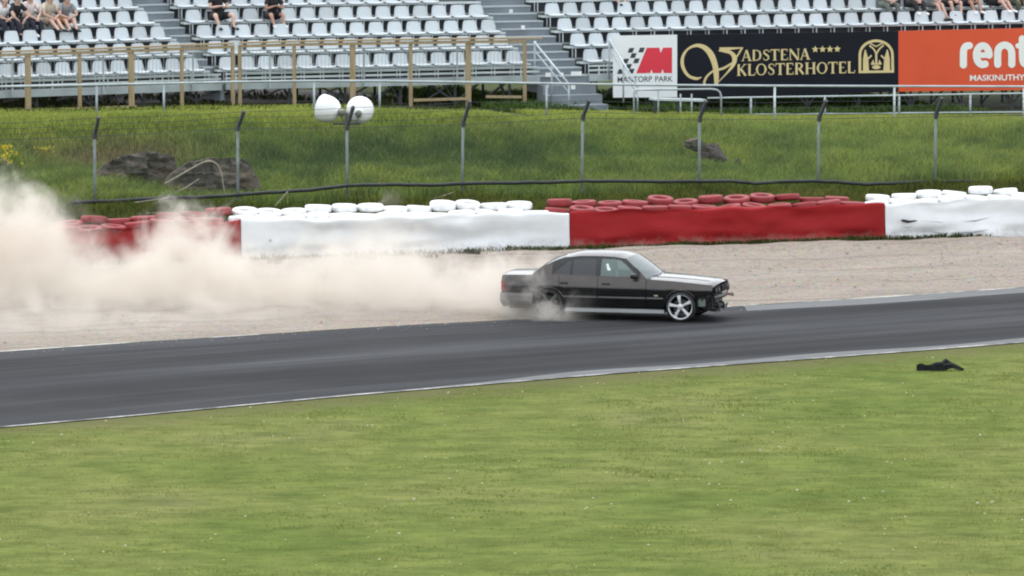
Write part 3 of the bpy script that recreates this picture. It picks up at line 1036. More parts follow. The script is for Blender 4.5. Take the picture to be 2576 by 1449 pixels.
# ------------------------------------------------------------------ two horn loudspeakers on a pole behind the fence
def horn(loc, direction, R, depth, label):
    root = empty('loudspeaker', loc, 0, label, 'loudspeaker', 'white horn loudspeakers')
    q = Vector(direction).to_track_quat('Z', 'Y').to_matrix().to_4x4()
    Mx = Matrix.Translation(Vector(loc)) @ q
    prof = [(R * f, depth * z) for f, z in ((0.20, -0.34), (0.26, -0.20), (0.42, -0.12), (0.62, -0.02), (0.80, 0.16), (0.92, 0.40), (0.985, 0.70), (1.0, 0.95), (1.01, 1.0), (0.98, 1.0), (0.95, 0.72), (0.86, 0.42), (0.66, 0.18), (0.3, 0.04), (0.1, 0.0))]
    MB().lathe(prof, 36, Mx).build('bell', M['white_horn'], root, smooth=True)
    d = MB().lathe([(0.001, -0.62 * depth), (0.07, -0.62 * depth), (0.085, -0.56 * depth), (0.085, -0.24 * depth), (0.07, -0.18 * depth), (0.001, -0.17 * depth)], 18, Mx)
    d.build('driver', M['grey_metal'], root, smooth=True)
    return root
HT = 9.0
hl = BANK.hit(845, 279, HT); hr = BANK.hit(903, 283, HT)
horn(hl, (-0.80, 0.50, 0.16), 0.335, 0.40, 'white horn loudspeaker turned sideways, left one of the pair on the pole')
horn(hr, (0.05, 0.95, 0.12), 0.335, 0.36, 'white horn loudspeaker seen from behind, right one of the pair on the pole')
pp = BANK.hit(872, 300, HT)
sp = empty('loudspeaker_pole', (pp.x, pp.y, zat(pp.x, pp.y)), 0, 'grey pole with a cross bar carrying two white horn loudspeakers', 'pole')
MB().tube([(pp.x, pp.y, zat(pp.x, pp.y) - .2), (pp.x, pp.y, BANK.hit(872, 283, HT).z)], 0.04, 10).build('post', M['steel_dark'], sp, smooth=True)
MB().bar(BANK.hit(838, 311, HT), BANK.hit(905, 312, HT), 0.05, 0.05).build('crossbar', M['steel_dark'], sp)
MB().bar(BANK.hit(855, 287, HT - .1), BANK.hit(868, 310, HT), 0.03, 0.03).build('bracket', M['grey_metal'], sp)
MB().bar(BANK.hit(903, 290, HT - .05), BANK.hit(895, 311, HT), 0.03, 0.03).build('bracket', M['grey_metal'], sp)

# ------------------------------------------------------------------ rocks in the bank
def rock_mat(name, lo, hi, moss):
    m, nt, b = mat_new(name)
    f = noise(nt, 2.2, 8, 0.7); g2 = noise(nt, 1.1, 5, 0.6, loc=(5, 1, 2)); cr = noise(nt, 9, 6, 0.75)
    c = ramp(nt, f, [(0.3, lo), (0.65, hi), (0.85, tuple(x * 1.5 for x in hi))])
    c = mixc(nt, ramp(nt, g2, [(0.5, (0, 0, 0)), (0.66, (0.8,) * 3)]), c, moss)
    ge = nt.nodes.new('ShaderNodeNewGeometry'); sx = nt.nodes.new('ShaderNodeSeparateXYZ'); nt.links.new(ge.outputs['True Normal'], sx.inputs[0])
    ad = nt.nodes.new('ShaderNodeMath'); ad.operation = 'MULTIPLY'; nt.links.new(sx.outputs[2], ad.inputs[0]); nt.links.new(f, ad.inputs[1])
    c = mixc(nt, ramp(nt, ad.outputs[0], [(0.28, (0, 0, 0)), (0.44, (0.9,) * 3)]), c, moss)      # soil lies on the flat tops
    nt.links.new(mixc(nt, 1.0, c, ramp(nt, cr, [(0.3, (0.6,) * 3), (0.7, (1.2,) * 3)]), 'MULTIPLY'), b.inputs['Base Color'])
    pr(b, rough=0.9)
    bump(nt, b, cr, 0.8, 0.05)
    return m
M['rock_grey'] = rock_mat('grey_rock', (0.022, 0.020, 0.020), (0.090, 0.079, 0.070), (0.088, 0.062, 0.042))
M['rock_brown'] = rock_mat('brown_rock', (0.020, 0.015, 0.016), (0.055, 0.042, 0.042), (0.045, 0.033, 0.030))
def rock(px, py, t, sx, sy, sz, mat, label, seed, tilt=0.0, sub=5, name='rock'):
    bm = bmesh.new()
    bmesh.ops.create_icosphere(bm, subdivisions=sub, radius=1.0)
    r = random.Random(seed)
    cuts = []
    for _ in range(9):
        d = Vector((r.uniform(-1, 1), r.uniform(-1, 1), r.uniform(-0.3, 1))).normalized()
        cuts.append((d, r.uniform(0.62, 0.9)))
    for v in bm.verts:
        n = v.co.normalized()
        q = n * 1.3 + Vector((seed * 3.1, seed, 0))
        k = 1 + 0.42 * mnoise.noise(q) + 0.30 * mnoise.noise(q * 2.3) + 0.20 * (0.5 - abs(mnoise.noise(q * 5.1))) + 0.10 * mnoise.noise(q * 11)
        p = n * k
        for d, c in cuts:                         # flat broken faces
            e = p.dot(d) - c
            if e > 0: p -= d * e * 0.85
        v.co = Vector((p.x * sx, p.y * sy, p.z * sz))
    me = bpy.data.meshes.new(name); bm.to_mesh(me); bm.free()
    me.materials.append(mat)
    me.polygons.foreach_set('use_smooth', [False] * len(me.polygons))
    o = bpy.data.objects.new(name, me); COL.objects.link(o)
    p = BANK.hit(px, py, t)
    o.location = p
    o.rotation_euler = (0, tilt, BANK.a)
    return tag(o, label, 'rock', 'rocks sticking out of the bank')
def outcrop(px0, px1, tops, y_foot, t0, t1, label, seed, amp):
    """a broken ledge coming out of the slope: a rough face with a lip of soil on top"""
    mb = MB()
    nu, nv = 90, 44
    def fn(a, b):
        px = lerp(px0, px1, a)
        p = BANK.hit(px, interp(tops, px), t0 + 0.35)
        s_, _t = BANK.st(p.x, p.y)
        zt = p.z
        zf = zbank(s_, t0) - 0.15
        e = min(1, 5 * a, 5 * (1 - a))
        if b < 0.62:
            q = b / 0.62
            t = t0 + 0.40 * q ** 2
            z = lerp(zf, zt, q)
        else:
            q = (b - 0.62) / 0.38
            t = lerp(t0 + 0.40, t1, q)
            z = lerp(zt, zbank(s_, t1) - 0.06, q ** 1.3)
        P = Vector((s_, t, z))
        N3 = lambda k, o: mnoise.noise(Vector((s_ * k + seed, z * k * 1.6 + o, t * k)))
        d = amp * (0.9 * N3(1.1, 0) + 0.75 * abs(N3(2.6, 5)) + 0.45 * N3(5.5, 9) + 0.25 * abs(N3(11, 2)))
        blk = mnoise.cell(Vector((s_ * 2.1 + seed, z * 3.3, 1.0)))          # blocks between the cracks
        d += amp * 0.5 * (blk - 0.5)
        fade = min(1, (1 - b) * 5) * (0.35 + 0.65 * e)
        return BANK.p(s_, t - d * fade, z + 0.35 * d * fade * (1 if b > .5 else 0))
    mb.grid(fn, nu, nv)
    o = mb.build('rock_outcrop', M['rock_grey'])
    tag(o, label, 'rock', 'rocks sticking out of the bank')
outcrop(236, 452, [(236, 440), (270, 408), (310, 392), (360, 384), (400, 386), (440, 396), (452, 430)], 470, 7.3, 8.9, 'broad broken rock ledge, overgrown in front, right of the left fence post', 3.0, 0.20)
outcrop(415, 652, [(415, 466), (440, 430), (480, 406), (530, 396), (590, 396), (630, 412), (652, 450)], 488, 6.6, 8.6, 'darkest big grey rock face in the bank, behind the pale bent hose', 8.0, 0.17)
rock(1797, 394, 8.6, 0.36, 0.4, 0.31, M['rock_brown'], 'brown boulder on the bank beside the fence post above the red barrier', 5, 0.35)
rock(1752, 362, 9.2, 0.30, 0.3, 0.17, M['rock_grey'], 'pale flat stone on the bank, up left of the brown boulder', 9, 0.3, 4)
rock(1854, 414, 8.3, 0.11, 0.15, 0.16, M['rock_brown'], 'small brown stone just right of the brown boulder on the bank', 6, 0.1, 4)

# pale bent stem in front of the rock, dry sticks
M['stem'] = simple('pale_dry_stem', (0.27, 0.25, 0.18), 0.7, 0.2, 6.0)
def stick(pxs, t, r, label, name, cat, grp=None):
    P = [BANK.hit(x, y, t) for x, y in pxs]
    f = []
    for i in range(len(P) - 1):
        p0, p1, p2, p3 = P[max(0, i - 1)], P[i], P[i + 1], P[min(len(P) - 1, i + 2)]
        for q in range(5):
            u = q / 5
            f.append(0.5 * ((2 * p1) + (p2 - p0) * u + (2 * p0 - 5 * p1 + 4 * p2 - p3) * u * u + (3 * p1 - p0 - 3 * p2 + p3) * u ** 3))
    f.append(P[-1])
    return tag(MB().tube(f, r, 7).build(name, M['stem'], smooth=True), label, cat, grp)
stick([(415, 462), (440, 448), (480, 425), (510, 409), (530, 406), (545, 413), (556, 432), (561, 462), (568, 500)], 5.95, 0.020, 'pale bent hose arching up in front of the darkest rock face', 'hose', 'hose')
SG = 'dry sticks in the grass strip'
stick([(692, 519), (705, 503), (724, 482)], 5.0, 0.014, 'pale dry stick leaning against the black pipe between two fence posts', 'stick', 'stick', SG)
stick([(338, 510), (372, 505), (420, 498), (425, 490)], 5.2, 0.013, 'long pale dry stick under the pipe below the broken rock ledge', 'stick', 'stick', SG)
stick([(440, 485), (470, 470), (500, 450)], 5.3, 0.012, 'thin dry stick rising left of the pale bent hose', 'stick', 'stick', SG)
stick([(1080, 502), (1110, 494), (1140, 484)], 5.0, 0.011, 'short dry stick just left of the middle fence post above the white barrier', 'stick', 'stick', SG)
stick([(370, 536), (430, 534), (560, 530)], 4.6, 0.011, 'flat-lying dry stick in the grass just above the left red tyres', 'stick', 'stick', SG)
# yellow flowering weed at the far left
yp = BANK.hit(14, 440, 9.5); yp.z = zat(yp.x, yp.y)
yf = empty('flowering_weed', yp, 0, 'tall weed with bright yellow flowers at the left edge of the bank', 'plant')
_r = np.random.default_rng(5)
def yel(n, c, h0, h1, spread, name, w, h):
    P = np.stack([_r.normal(0, spread, n), _r.normal(0, .15, n), _r.uniform(h0, h1, n)], 1)
    o = blades(name, P, np.full(n, h), np.full(n, w), np.array(c) * _r.uniform(.7, 1.2, n)[:, None], LEAF, 1.0, 4)
    o.parent = yf
yel(90, (0.55, 0.45, 0.03), 0.35, 0.80, 0.17, 'flowers', 0.06, 0.07)
yel(70, (0.10, 0.15, 0.03), 0.0, 0.2, 0.15, 'stems', 0.03, 0.6)
yp2 = BANK.hit(108, 352, 11.0); yp2.z = zat(yp2.x, yp2.y)
o_ = blades('flowering_weed', np.stack([_r.normal(0, .12, 40), _r.normal(0, .1, 40), _r.uniform(0.1, .3, 40)], 1), np.full(40, .09), np.full(40, .05), np.array((0.42, 0.38, 0.05)) * _r.uniform(.6, 1.2, 40)[:, None], LEAF, 1.0, 7)
o_.location = yp2
tag(o_, 'small yellow flowered weed higher on the bank, left of the first fence post', 'plant')
# ------------------------------------------------------------------ grandstands
ST = Frame((-2.96, 158.0), 22.0)      # middle and right blocks with the stairs between them
LS = Frame((-8.18, 155.68), 32.0)     # left block, turned more
RD, RR, ZP0, SH = 0.90, 0.373, 3.23, 0.34     # row depth, row rise, height of the first seats, seat over deck
def zpan(k): return ZP0 + RR * k
def zdeck(k): return zpan(k) - SH
UC = [ST.uu(1240, 80, 2 * RD) - 0.5386 * i for i in range(16)][::-1]
UR = [ST.uu(1432.5, 75, 2 * RD) + 0.5350 * i for i in range(29)]
UL = [-0.5386 * i for i in range(13)]          # counted from the aisle leftwards
C0, C1, R0, R1 = UC[0] - 0.34, UC[-1] + 0.40, UR[0] - 0.40, 24.0
L0, L1 = -16.0, 0.42

def stand_block(root, F, u0, u1, nrows):
    for k in range(nrows):
        v = RD * k
        mb = MB()
        n = max(1, int((u1 - u0) / 3))
        for i in range(n):
            a, b = lerp(u0, u1, i / n) + 0.006, lerp(u0, u1, (i + 1) / n) - 0.006
            mb.hexa([F.p(a, v - 0.46, 0).xy, F.p(b, v - 0.46, 0).xy, F.p(b, v + 0.42, 0).xy, F.p(a, v + 0.42, 0).xy], zdeck(k) - 0.05, zdeck(k))
        mb.build('row_deck', M['row_deck'], root)
        rb = MB()
        rb.hexa([F.p(u0, v + 0.425, 0).xy, F.p(u1, v + 0.425, 0).xy, F.p(u1, v + 0.435, 0).xy, F.p(u0, v + 0.435, 0).xy], zdeck(k) - 0.05, zdeck(k + 1) - 0.06)
        rb.build('gap_shade_sheet', M['gap_shade_sheet'], root)  # dark sheet added where the rows are open and only shade shows
        rl = MB()
        rl.bar(F.p(u0, v + 0.10, zpan(k) - 0.055), F.p(u1, v + 0.10, zpan(k) - 0.055), 0.05, 0.05)
        rl.bar(F.p(u0, v + 0.33, zpan(k) - 0.055), F.p(u1, v + 0.33, zpan(k) - 0.055), 0.05, 0.05)
        ft = rl
        q = u0 + 0.25
        while q < u1:
            ft.bar(F.p(q, v + 0.10, zdeck(k)), F.p(q, v + 0.10, zpan(k) - 0.085), 0.03, 0.03)
            ft.bar(F.p(q, v + 0.33, zdeck(k)), F.p(q, v + 0.33, zpan(k) - 0.085), 0.03, 0.03)
            q += 0.5386
        ft.build('seat_frame', M['steel_pale'], root)
    # legs and braces under the front
    q = u0 + 0.3
    i = 0
    while q < min(u1, 20):
        pts = []
        for v in (-0.30, 1.6, 3.4):
            p = F.p(q, v, 0)
            zt = zdeck(0) + RR * max(0, (v + 0.3) / RD) - 0.10
            z0 = zat(p.x, p.y)
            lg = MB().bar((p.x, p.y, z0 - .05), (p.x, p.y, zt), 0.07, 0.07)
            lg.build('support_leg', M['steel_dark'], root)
            pts.append((p, z0, zt))
        br = MB()
        (pa, za, ta), (pb, zb, tb) = pts[0], pts[1]
        br.bar((pa.x, pa.y, ta), (pb.x, pb.y, zb + .1), 0.05, 0.05)
        br.bar((pa.x, pa.y, za + .1), (pb.x, pb.y, tb), 0.05, 0.05)
        if i % 2 == 0:
            e = F.p(q + 0.75, -0.27, 0)
            br.bar((pa.x, pa.y, za + .12), (e.x, e.y, ta - .02), 0.05, 0.05)
            e = F.p(q - 0.75, -0.27, 0)
            br.bar((pa.x, pa.y, za + .12), (e.x, e.y, ta - .02), 0.05, 0.05)
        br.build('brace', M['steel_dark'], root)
        q += 1.55; i += 1
    # front beams
    fb = MB()
    fb.hexa([F.p(u0, -0.56, 0).xy, F.p(u1, -0.56, 0).xy, F.p(u1, -0.465, 0).xy, F.p(u0, -0.465, 0).xy], zdeck(0) - 0.17, zdeck(0) + 0.012)
    fb.build('front_beam', M['steel'], root)
    fr = MB()
    fr.bar(F.p(u0, -0.50, zdeck(0) + 0.12), F.p(u1, -0.50, zdeck(0) + 0.12), 0.05, 0.05)
    fr.bar(F.p(u0, -0.50, zdeck(0) + 0.235), F.p(u1, -0.50, zdeck(0) + 0.235), 0.045, 0.045)
    q = u0 + .3
    while q < u1:
        fr.bar(F.p(q, -0.50, zdeck(0) + 0.012), F.p(q, -0.50, zdeck(0) + 0.21), 0.04, 0.04); q += 1.6
    fr.build('foot_rail', M['steel_pale'], root)

stand = empty('grandstand', ST.p(0, 0, zat(*ST.p(0, 0, 0).xy)), 0, 'open grey steel grandstand with the stairs down the middle and boards on its right half', 'grandstand')
stand_block(stand, ST, C0, C1, 10)
stand_block(stand, ST, R0, R1, 10)
lstand = empty('grandstand', LS.p(0, 0, zat(*LS.p(0, 0, 0).xy)), 0, 'open grey steel grandstand block at the left edge, angled towards the middle one', 'grandstand')
stand_block(lstand, LS, L0, L1, 10)

# stairs with closed risers
def stairs(F0, u0, F1, u1, name, root, nrows, front=3):
    for k in range(nrows):
        mb = MB()
        for (va, vb, z1) in ((RD * k - 0.46, RD * k - 0.02, zdeck(k)), (RD * k - 0.02, RD * k + 0.438, zdeck(k) + RR / 2)):
            z0 = zdeck(k) - RR / 2 - 0.02 if k else zdeck(0) - 0.45
            mb.hexa([F0.p(u0, va, 0).xy, F1.p(u1, va, 0).xy, F1.p(u1, vb, 0).xy, F0.p(u0, vb, 0).xy], z0, z1)
        mb.build('stair', M['deck'], root)
        nz = MB()
        for (va, z1) in ((RD * k - 0.46, zdeck(k)), (RD * k - 0.02, zdeck(k) + RR / 2)):
            nz.bar(F0.p(u0 + .004, va - 0.012, z1 - 0.018), F1.p(u1 - .004, va - 0.012, z1 - 0.018), 0.022, 0.036)
        nz.build('stair_nosing', M['steel'], root)
stairs(ST, C1 + 0.006, ST, R0 - 0.006, 'stair', stand, 10)
stairs(LS, L1 + 0.006, ST, C0 - 0.006, 'stair', lstand, 10)
fl = MB()
ug = 0.5 * (C1 + R0)
zg = zat(*ST.p(ug, -1.5, 0).xy)
for i in range(3):
    z1 = lerp(zdeck(0), zg + 0.06, (i + 1) / 3.5)
    fl.hexa([ST.p(C1 - .05, -0.47 - 0.42 * (i + 1), 0).xy, ST.p(R0 + .05, -0.47 - 0.42 * (i + 1), 0).xy, ST.p(R0 + .05, -0.472 - 0.42 * i, 0).xy, ST.p(C1 - .05, -0.472 - 0.42 * i, 0).xy], zg - 0.4, z1)
fl.build('stair', M['deck'], stand)
M['slab'] = simple('grey_slab', (0.22, 0.25, 0.265), 0.8, 0.2, 1.5, dirt=(0.13, 0.15, 0.10), dirt_amt=0.6)
ld = MB()
ld.hexa([ST.p(C1 - 0.1, -5.6, 0).xy, ST.p(R0 + 0.1, -5.6, 0).xy, ST.p(R0 + 0.1, -1.74, 0).xy, ST.p(C1 - 0.1, -1.74, 0).xy], zg - 0.6, zg + 0.02)
ld.build('landing', M['slab'], stand)
# little white row plates by the stairs
for (px, py, v, w) in ((1285, 28.6, 4 * RD - .5, .10), (1315, 69, 3 * RD - .5, .10), (1345, 108, 2 * RD - .5, .08), (1380, 188, -0.52, .20), (1412, 188, -0.52, .10), (1449, 185, -0.52, .30), (1441, 219, -1.34, .12), (1375, 215, -1.34, .09)):
    c = ST.hit(px, py, v)
    MB().bar(c - ST.u * w / 2 - ST.n * .02, c + ST.u * w / 2 - ST.n * .02, 0.02, 0.11).build('row_plate', M['tyre_white'], stand)
# stair handrails
def handrail(p0, v0, p1, v1, name, label):
    a, b = ST.hit(*p0, v0), ST.hit(*p1, v1)
    root = empty('handrail', (b.x, b.y, zat(b.x, b.y)), 0, label, 'handrail', 'stair handrails')
    MB().tube([a, b], 0.028, 8).build('rail', M['steel'], root, smooth=True)
    dz = Vector((0, 0, 0.22))
    MB().tube([a - dz, b - dz], 0.02, 8).build('rail', M['steel'], root, smooth=True)
    for f in (0.0, 0.5, 1.0):
        q = lerp(a, b, f)
        MB().tube([q, (q.x, q.y, max(zat(q.x, q.y), q.z - 1.05))], 0.024, 8).build('post', M['steel'], root, smooth=True)
handrail((1345, 107), -0.1, (1431, 212), -2.6, 'h', 'sloping tube handrail on the left of the middle stairs')
handrail((1533, 100), -0.75, (1604, 218), -3.0, 'h', 'sloping tube handrail on the right of the stairs, crossing the white sign')

# ------------------------------------------------------------------ seats
def seat_mesh():
    """moulded seat: x along the row, y away from the track, z up from the seat rail; front edge at y = 0"""
    mb = MB()
    def shell(a, b):
        x = (a - 0.5)
        prof = [(0.00, -0.030, 0.225), (0.015, 0.0, 0.232), (0.10, 0.004, 0.230), (0.24, -0.006, 0.226), (0.32, 0.004, 0.222), (0.355, 0.05, 0.218), (0.375, 0.15, 0.205), (0.390, 0.24, 0.188), (0.398, 0.285, 0.165), (0.402, 0.297, 0.14)]
        f = b * (len(prof) - 1); i = min(len(prof) - 2, int(f)); t = f - i
        y, z, w = (lerp(prof[i][q], prof[i + 1][q], t) for q in range(3))
        dish = (2 * x) ** 2
        if i >= 5: y -= 0.035 * dish
        else: z += 0.018 * dish
        return (2 * x * w, y, z)
    mb.grid(shell, 8, 18)
    n = len(mb.v)
    top = list(mb.v)
    # thickness
    w = 19
    for v in top:
        mb.v.append(v + Vector((0, 0.012, -0.012)))
    back = [tuple(reversed([n + i for i in f])) for f in mb.f]
    mb.f += back
    edge = [i for i in range(w)] + [w * k + 18 for k in range(1, 9)] + [8 * w + j for j in range(17, -1, -1)] + [w * k for k in range(7, 0, -1)]
    for a, b in zip(edge, edge[1:] + edge[:1]):
        mb.f.append((b, a, n + a, n + b))
    return mb
_s = seat_mesh()
seat0 = None
ROWN = ['front row', 'second row', 'third row', 'fourth row', 'fifth row']
def add_seat(F, u, k, label, grp):
    global seat0
    if seat0 is None:
        seat0 = _s.build('stadium_seat', M['seat'], local=True, smooth=True)
        o = seat0
    else:
        o = seat0.copy(); COL.objects.link(o)
    o.location = F.p(u, RD * k, zpan(k))
    o.rotation_euler = (random.uniform(-.01, .01), 0, F.a + random.uniform(-.012, .012))
    tag(o, label, 'seat', grp)
for k in range(5):
    for i, u in enumerate(UL[:13 - (2 * k) // 2]):
        if LS.uu(-25, 60, RD * k) > u: continue
        add_seat(LS, u, k, f'white plastic seat in the left block, {ROWN[k]}, {ORD[i]} from its right aisle', 'seats in the left block')
    for i, u in enumerate(UC):
        if k == 4 and u > 2.3: continue
        add_seat(ST, u, k, f'white plastic seat in the middle block, {ROWN[k]}, {ORD[i]} from its left end', 'seats in the middle block')
    nr = [2, 3, 27, 27, 0][k]
    for i, u in enumerate(UR[:nr]):
        add_seat(ST, u, k, f'white plastic seat in the right block, {ROWN[k]}, {ORD[i]} from the middle stairs', 'seats in the right block')

# ------------------------------------------------------------------ wooden railing in front of the left and middle blocks
wf = empty('wooden_railing', ST.p(-4.5, -1.1, zat(*ST.p(-4.5, -1.1, 0).xy)), 0, 'unpainted wooden railing of posts and planks in front of the left and middle seats', 'railing')
WL = [(-60, 132), (70, 128), (200, 124), (330, 119.5), (457, 114), (585, 109)]
WC = [(603, 108), (740, 104), (887, 101.5), (1033, 99.5), (1178, 97), (1320, 96)]
def wood_run(F, lst, vv, last=None):
    tp = []
    for i, (px, py) in enumerate(lst):
        t = F.hit(px, py, vv)
        z0 = zat(t.x, t.y)
        w = 0.145 if (abs(px - 70) < 2 or abs(px - 330) < 2 or abs(px - 887) < 2 or abs(px - 1178) < 2) else 0.085
        MB().hexa([(t + F.u * a + F.n * b).xy for a, b in ((-w / 2, -.03), (w / 2, -.03), (w / 2, .03), (-w / 2, .03))], z0 - .1, t.z - 0.05).build('post', M['wood'], wf)
        tp.append(t)
    for a, b in zip(tp, tp[1:]):
        d = (b - a).normalized() * 0.004
        MB().bar(a + d, b - d, 0.17, 0.045).build('top_plank', M['wood'], wf)
        MB().bar(a + d - F.n * .045 - Vector((0, 0, .085)), b - d - F.n * .045 - Vector((0, 0, .085)), 0.025, 0.075).build('side_plank', M['wood'], wf)
    return tp
tl = wood_run(LS, WL, -1.05)
tc = wood_run(ST, WC, -1.05)
e = ST.hit(1362, 95.5, -1.05)
MB().bar(tc[-1] + (e - tc[-1]).normalized() * .004, e, 0.17, 0.045).build('top_plank', M['wood'], wf)
def low_board(F, a, b):
    A, B = F.hit(a[0], a[1], -1.10), F.hit(b[0], b[1], -1.10)
    MB().bar(A, B, 0.03, 0.07).build('bottom_board', M['wood'], wf)
low_board(LS, (-60, 284), (345, 268))
low_board(ST, (1040, 252), (1178, 248)); low_board(ST, (1222, 243), (1312, 244))
# slim upright bars of the inner rail
def slim(F, pa, pb, vv):
    A, B = F.hit(*pa, vv), F.hit(*pb, vv)
    mb = MB()
    n = int((B - A).length / 0.105)
    for i in range(n + 1):
        q = lerp(A, B, i / n)
        mb.bar((q.x, q.y, zdeck(0) + 0.28), (q.x, q.y, zdeck(0) + 0.82), 0.010, 0.010)
    mb.bar((A.x, A.y, zdeck(0) + 0.84), (B.x, B.y, zdeck(0) + 0.84), 0.03, 0.03)
    mb.bar((A.x, A.y, zdeck(0) + 0.265), (B.x, B.y, zdeck(0) + 0.265), 0.03, 0.03)
    i = 0.8
    while i < (B - A).length:
        q = A + (B - A).normalized() * i
        mb.bar((q.x, q.y, zdeck(0) - .15), (q.x, q.y, zdeck(0) + 0.84), 0.045, 0.045); i += 2.62
    mb.build('bar_panel', M['steel'], wf)
slim(LS, (-40, 150), (520, 150), -0.62)
slim(ST, (606, 130), (1318, 130), -0.62)

# ------------------------------------------------------------------ galvanised pipe railings on top of the bank
pr_root = empty('pipe_railing', BANK.p(0, 15.3, zbank(0, 15.3)), 0, 'long galvanised pipe railing on top of the bank, in front of stand and signs', 'railing')
PR = [(-80, 220), (0, 218), (243, 213.5), (412, 210), (590, 206), (790, 203.5), (955, 204), (1120, 206), (1310, 209), (1500, 212), (1640, 214), (1949, 216), (2250, 217), (2576, 218), (2750, 218)]
pp_ = [BANK.hit(x, y, 15.3) for x, y in PR]
MB().tube(pp_, 0.030, 8).build('top_rail', M['steel'], pr_root, smooth=True)
for (x, y) in ((-60, 219), (243, 213.5), (412, 210), (790, 203.5), (955, 204), (1375, 210), (1949, 216), (2250, 217), (2576, 218)):
    t = BANK.hit(x, y, 15.3)
    MB().tube([(t.x, t.y, zat(t.x, t.y) - .1), (t.x, t.y, t.z - .02)], 0.03, 8).build('post', M['steel_pale'] if x > 1500 else M['steel'], pr_root, smooth=True)
p2 = empty('pipe_railing', BANK.p(10, 17.5, zbank(10, 17.5)), 0, 'lower two-bar grey railing below the black and orange signs', 'railing')
def hb(x, y): return BANK.hit(x, y, 17.5)
MB().tube([hb(x, y) for x, y in ((1780, 247), (1889, 245), (2075, 242.5), (2258, 240), (2441, 237), (2700, 233))], 0.024, 8).build('top_rail', M['steel'], p2, smooth=True)
MB().tube([hb(x, y) for x, y in ((1780, 289), (1889, 288), (2075, 286), (2258, 284.5), (2441, 283), (2700, 281))], 0.02, 8).build('lower_rail', M['steel'], p2, smooth=True)
for (x, y) in ((1889, 243), (2075, 240), (2262, 238), (2441, 235), (2610, 233)):
    t = hb(x, y)
    MB().tube([(t.x, t.y, zat(t.x, t.y) - .1), t], 0.03, 8).build('post', M['steel'], p2, smooth=True)
hp = empty('hoop_rail', BANK.hit(1660, 290, 16.3), 0, 'bent tube hoop rail with rounded corner in front of the white and black signs', 'railing')
def hh_(x, y): return BANK.hit(x, y, 16.3)
MB().tube([hh_(x, y) for x, y in ((1595, 300), (1595, 232), (1600, 226), (1655, 225.5), (1790, 224), (1803, 226), (1811, 232), (1814, 242), (1814, 300))], 0.026, 8).build('hoop', M['steel'], hp, smooth=True)
for x in (1596 + 60, 1712, 1740):
    MB().tube([hh_(x, 225.5 if x < 1700 else 236), hh_(x, 300)], 0.022, 8).build('post', M['steel'], hp, smooth=True)
# grey plank platform under the white sign
bn = empty('plank_bench', BANK.hit(1720, 290, 17.0), 0, 'low grey plank bench under the white and black signs', 'bench')
A, B = BANK.hit(1640, 249, 17.0), BANK.hit(1770, 252, 17.0)
MB().bar(A, B, 0.4, 0.06).build('plank', M['steel_pale'], bn)
for f in (0.06, 0.5, 0.94):
    q = lerp(A, B, f)
    MB().bar((q.x, q.y, zat(q.x, q.y) - .05), (q.x, q.y, q.z - 0.035), 0.06, 0.3).build('leg', M['steel_dark'], bn)

# ------------------------------------------------------------------ advertising boards
SV = -0.80
M['gold'] = simple('gold_lettering', (0.62, 0.50, 0.25), 0.5, 0.06, 3.0)
M['sign_white'] = simple('white_board', (0.74, 0.77, 0.79), 0.5, 0.03, 1.0)
M['sign_black'] = simple('black_board', (0.010, 0.012, 0.018), 0.7, 0.15, 1.0, spec=0.15)
M['sign_orange'] = simple('orange_board', (0.66, 0.10, 0.045), 0.7, 0.05, 1.0, spec=0.15)
M['ink'] = simple('dark_ink', (0.03, 0.03, 0.045), 0.6, 0.1, 3.0)
M['sign_red'] = simple('red_ink', (0.66, 0.05, 0.075), 0.7, 0.04, 2.0, spec=0.15)
M['letter_white'] = simple('white_lettering', (0.78, 0.79, 0.76), 0.5, 0.03, 2.0)

class Art:
    """flat shapes on a board, given where they sit on it"""
    def __init__(s): s.mb = MB(); s.d = 0.006
    def pt(s, p): return ST.hit(p[0], p[1], SV - 0.02 - s.d)
    def poly(s, pts):
        s.d += 0.0004
        s.mb.quad(*[s.pt(p) for p in pts]); return s
    def ribbon(s, pts, w, cap=False):
        s.d += 0.0004
        ws = w if isinstance(w, (list, tuple)) else [w] * len(pts)
        L, R = [], []
        n = len(pts)
        for i in range(n):
            x0, y0 = pts[max(0, i - 1)]; x1, y1 = pts[min(n - 1, i + 1)]
            dx, dy = x1 - x0, y1 - y0
            l = math.hypot(dx, dy) or 1
            nx, ny = -dy / l, dx / l
            L.append((pts[i][0] + nx * ws[i] / 2, pts[i][1] + ny * ws[i] / 2)); R.append((pts[i][0] - nx * ws[i] / 2, pts[i][1] - ny * ws[i] / 2))
        for i in range(n - 1):
            s.mb.quad(s.pt(L[i]), s.pt(L[i + 1]), s.pt(R[i + 1]), s.pt(R[i]))
        if cap:
            for k in (0, n - 1):
                s.d += 0.0004
                s.mb.quad(*[s.pt((pts[k][0] + ws[k] / 2 * math.cos(q * PI / 8), pts[k][1] + ws[k] / 2 * math.sin(q * PI / 8))) for q in range(16)])
        return s
    def build(s, name, mat, parent):
        return s.mb.build(name, mat, parent)

def spline(pts, n=8):
    out = []
    for i in range(len(pts) - 1):
        p0, p1, p2, p3 = pts[max(0, i - 1)], pts[i], pts[i + 1], pts[min(len(pts) - 1, i + 2)]
        for q in range(n):
            u = q / n
            out.append(tuple(0.5 * ((2 * p1[j]) + (p2[j] - p0[j]) * u + (2 * p0[j] - 5 * p1[j] + 4 * p2[j] - p3[j]) * u * u + (3 * p1[j] - p0[j] - 3 * p2[j] + p3[j]) * u ** 3) for j in range(len(pts[0]))))
    out.append(tuple(pts[-1]))
    return out

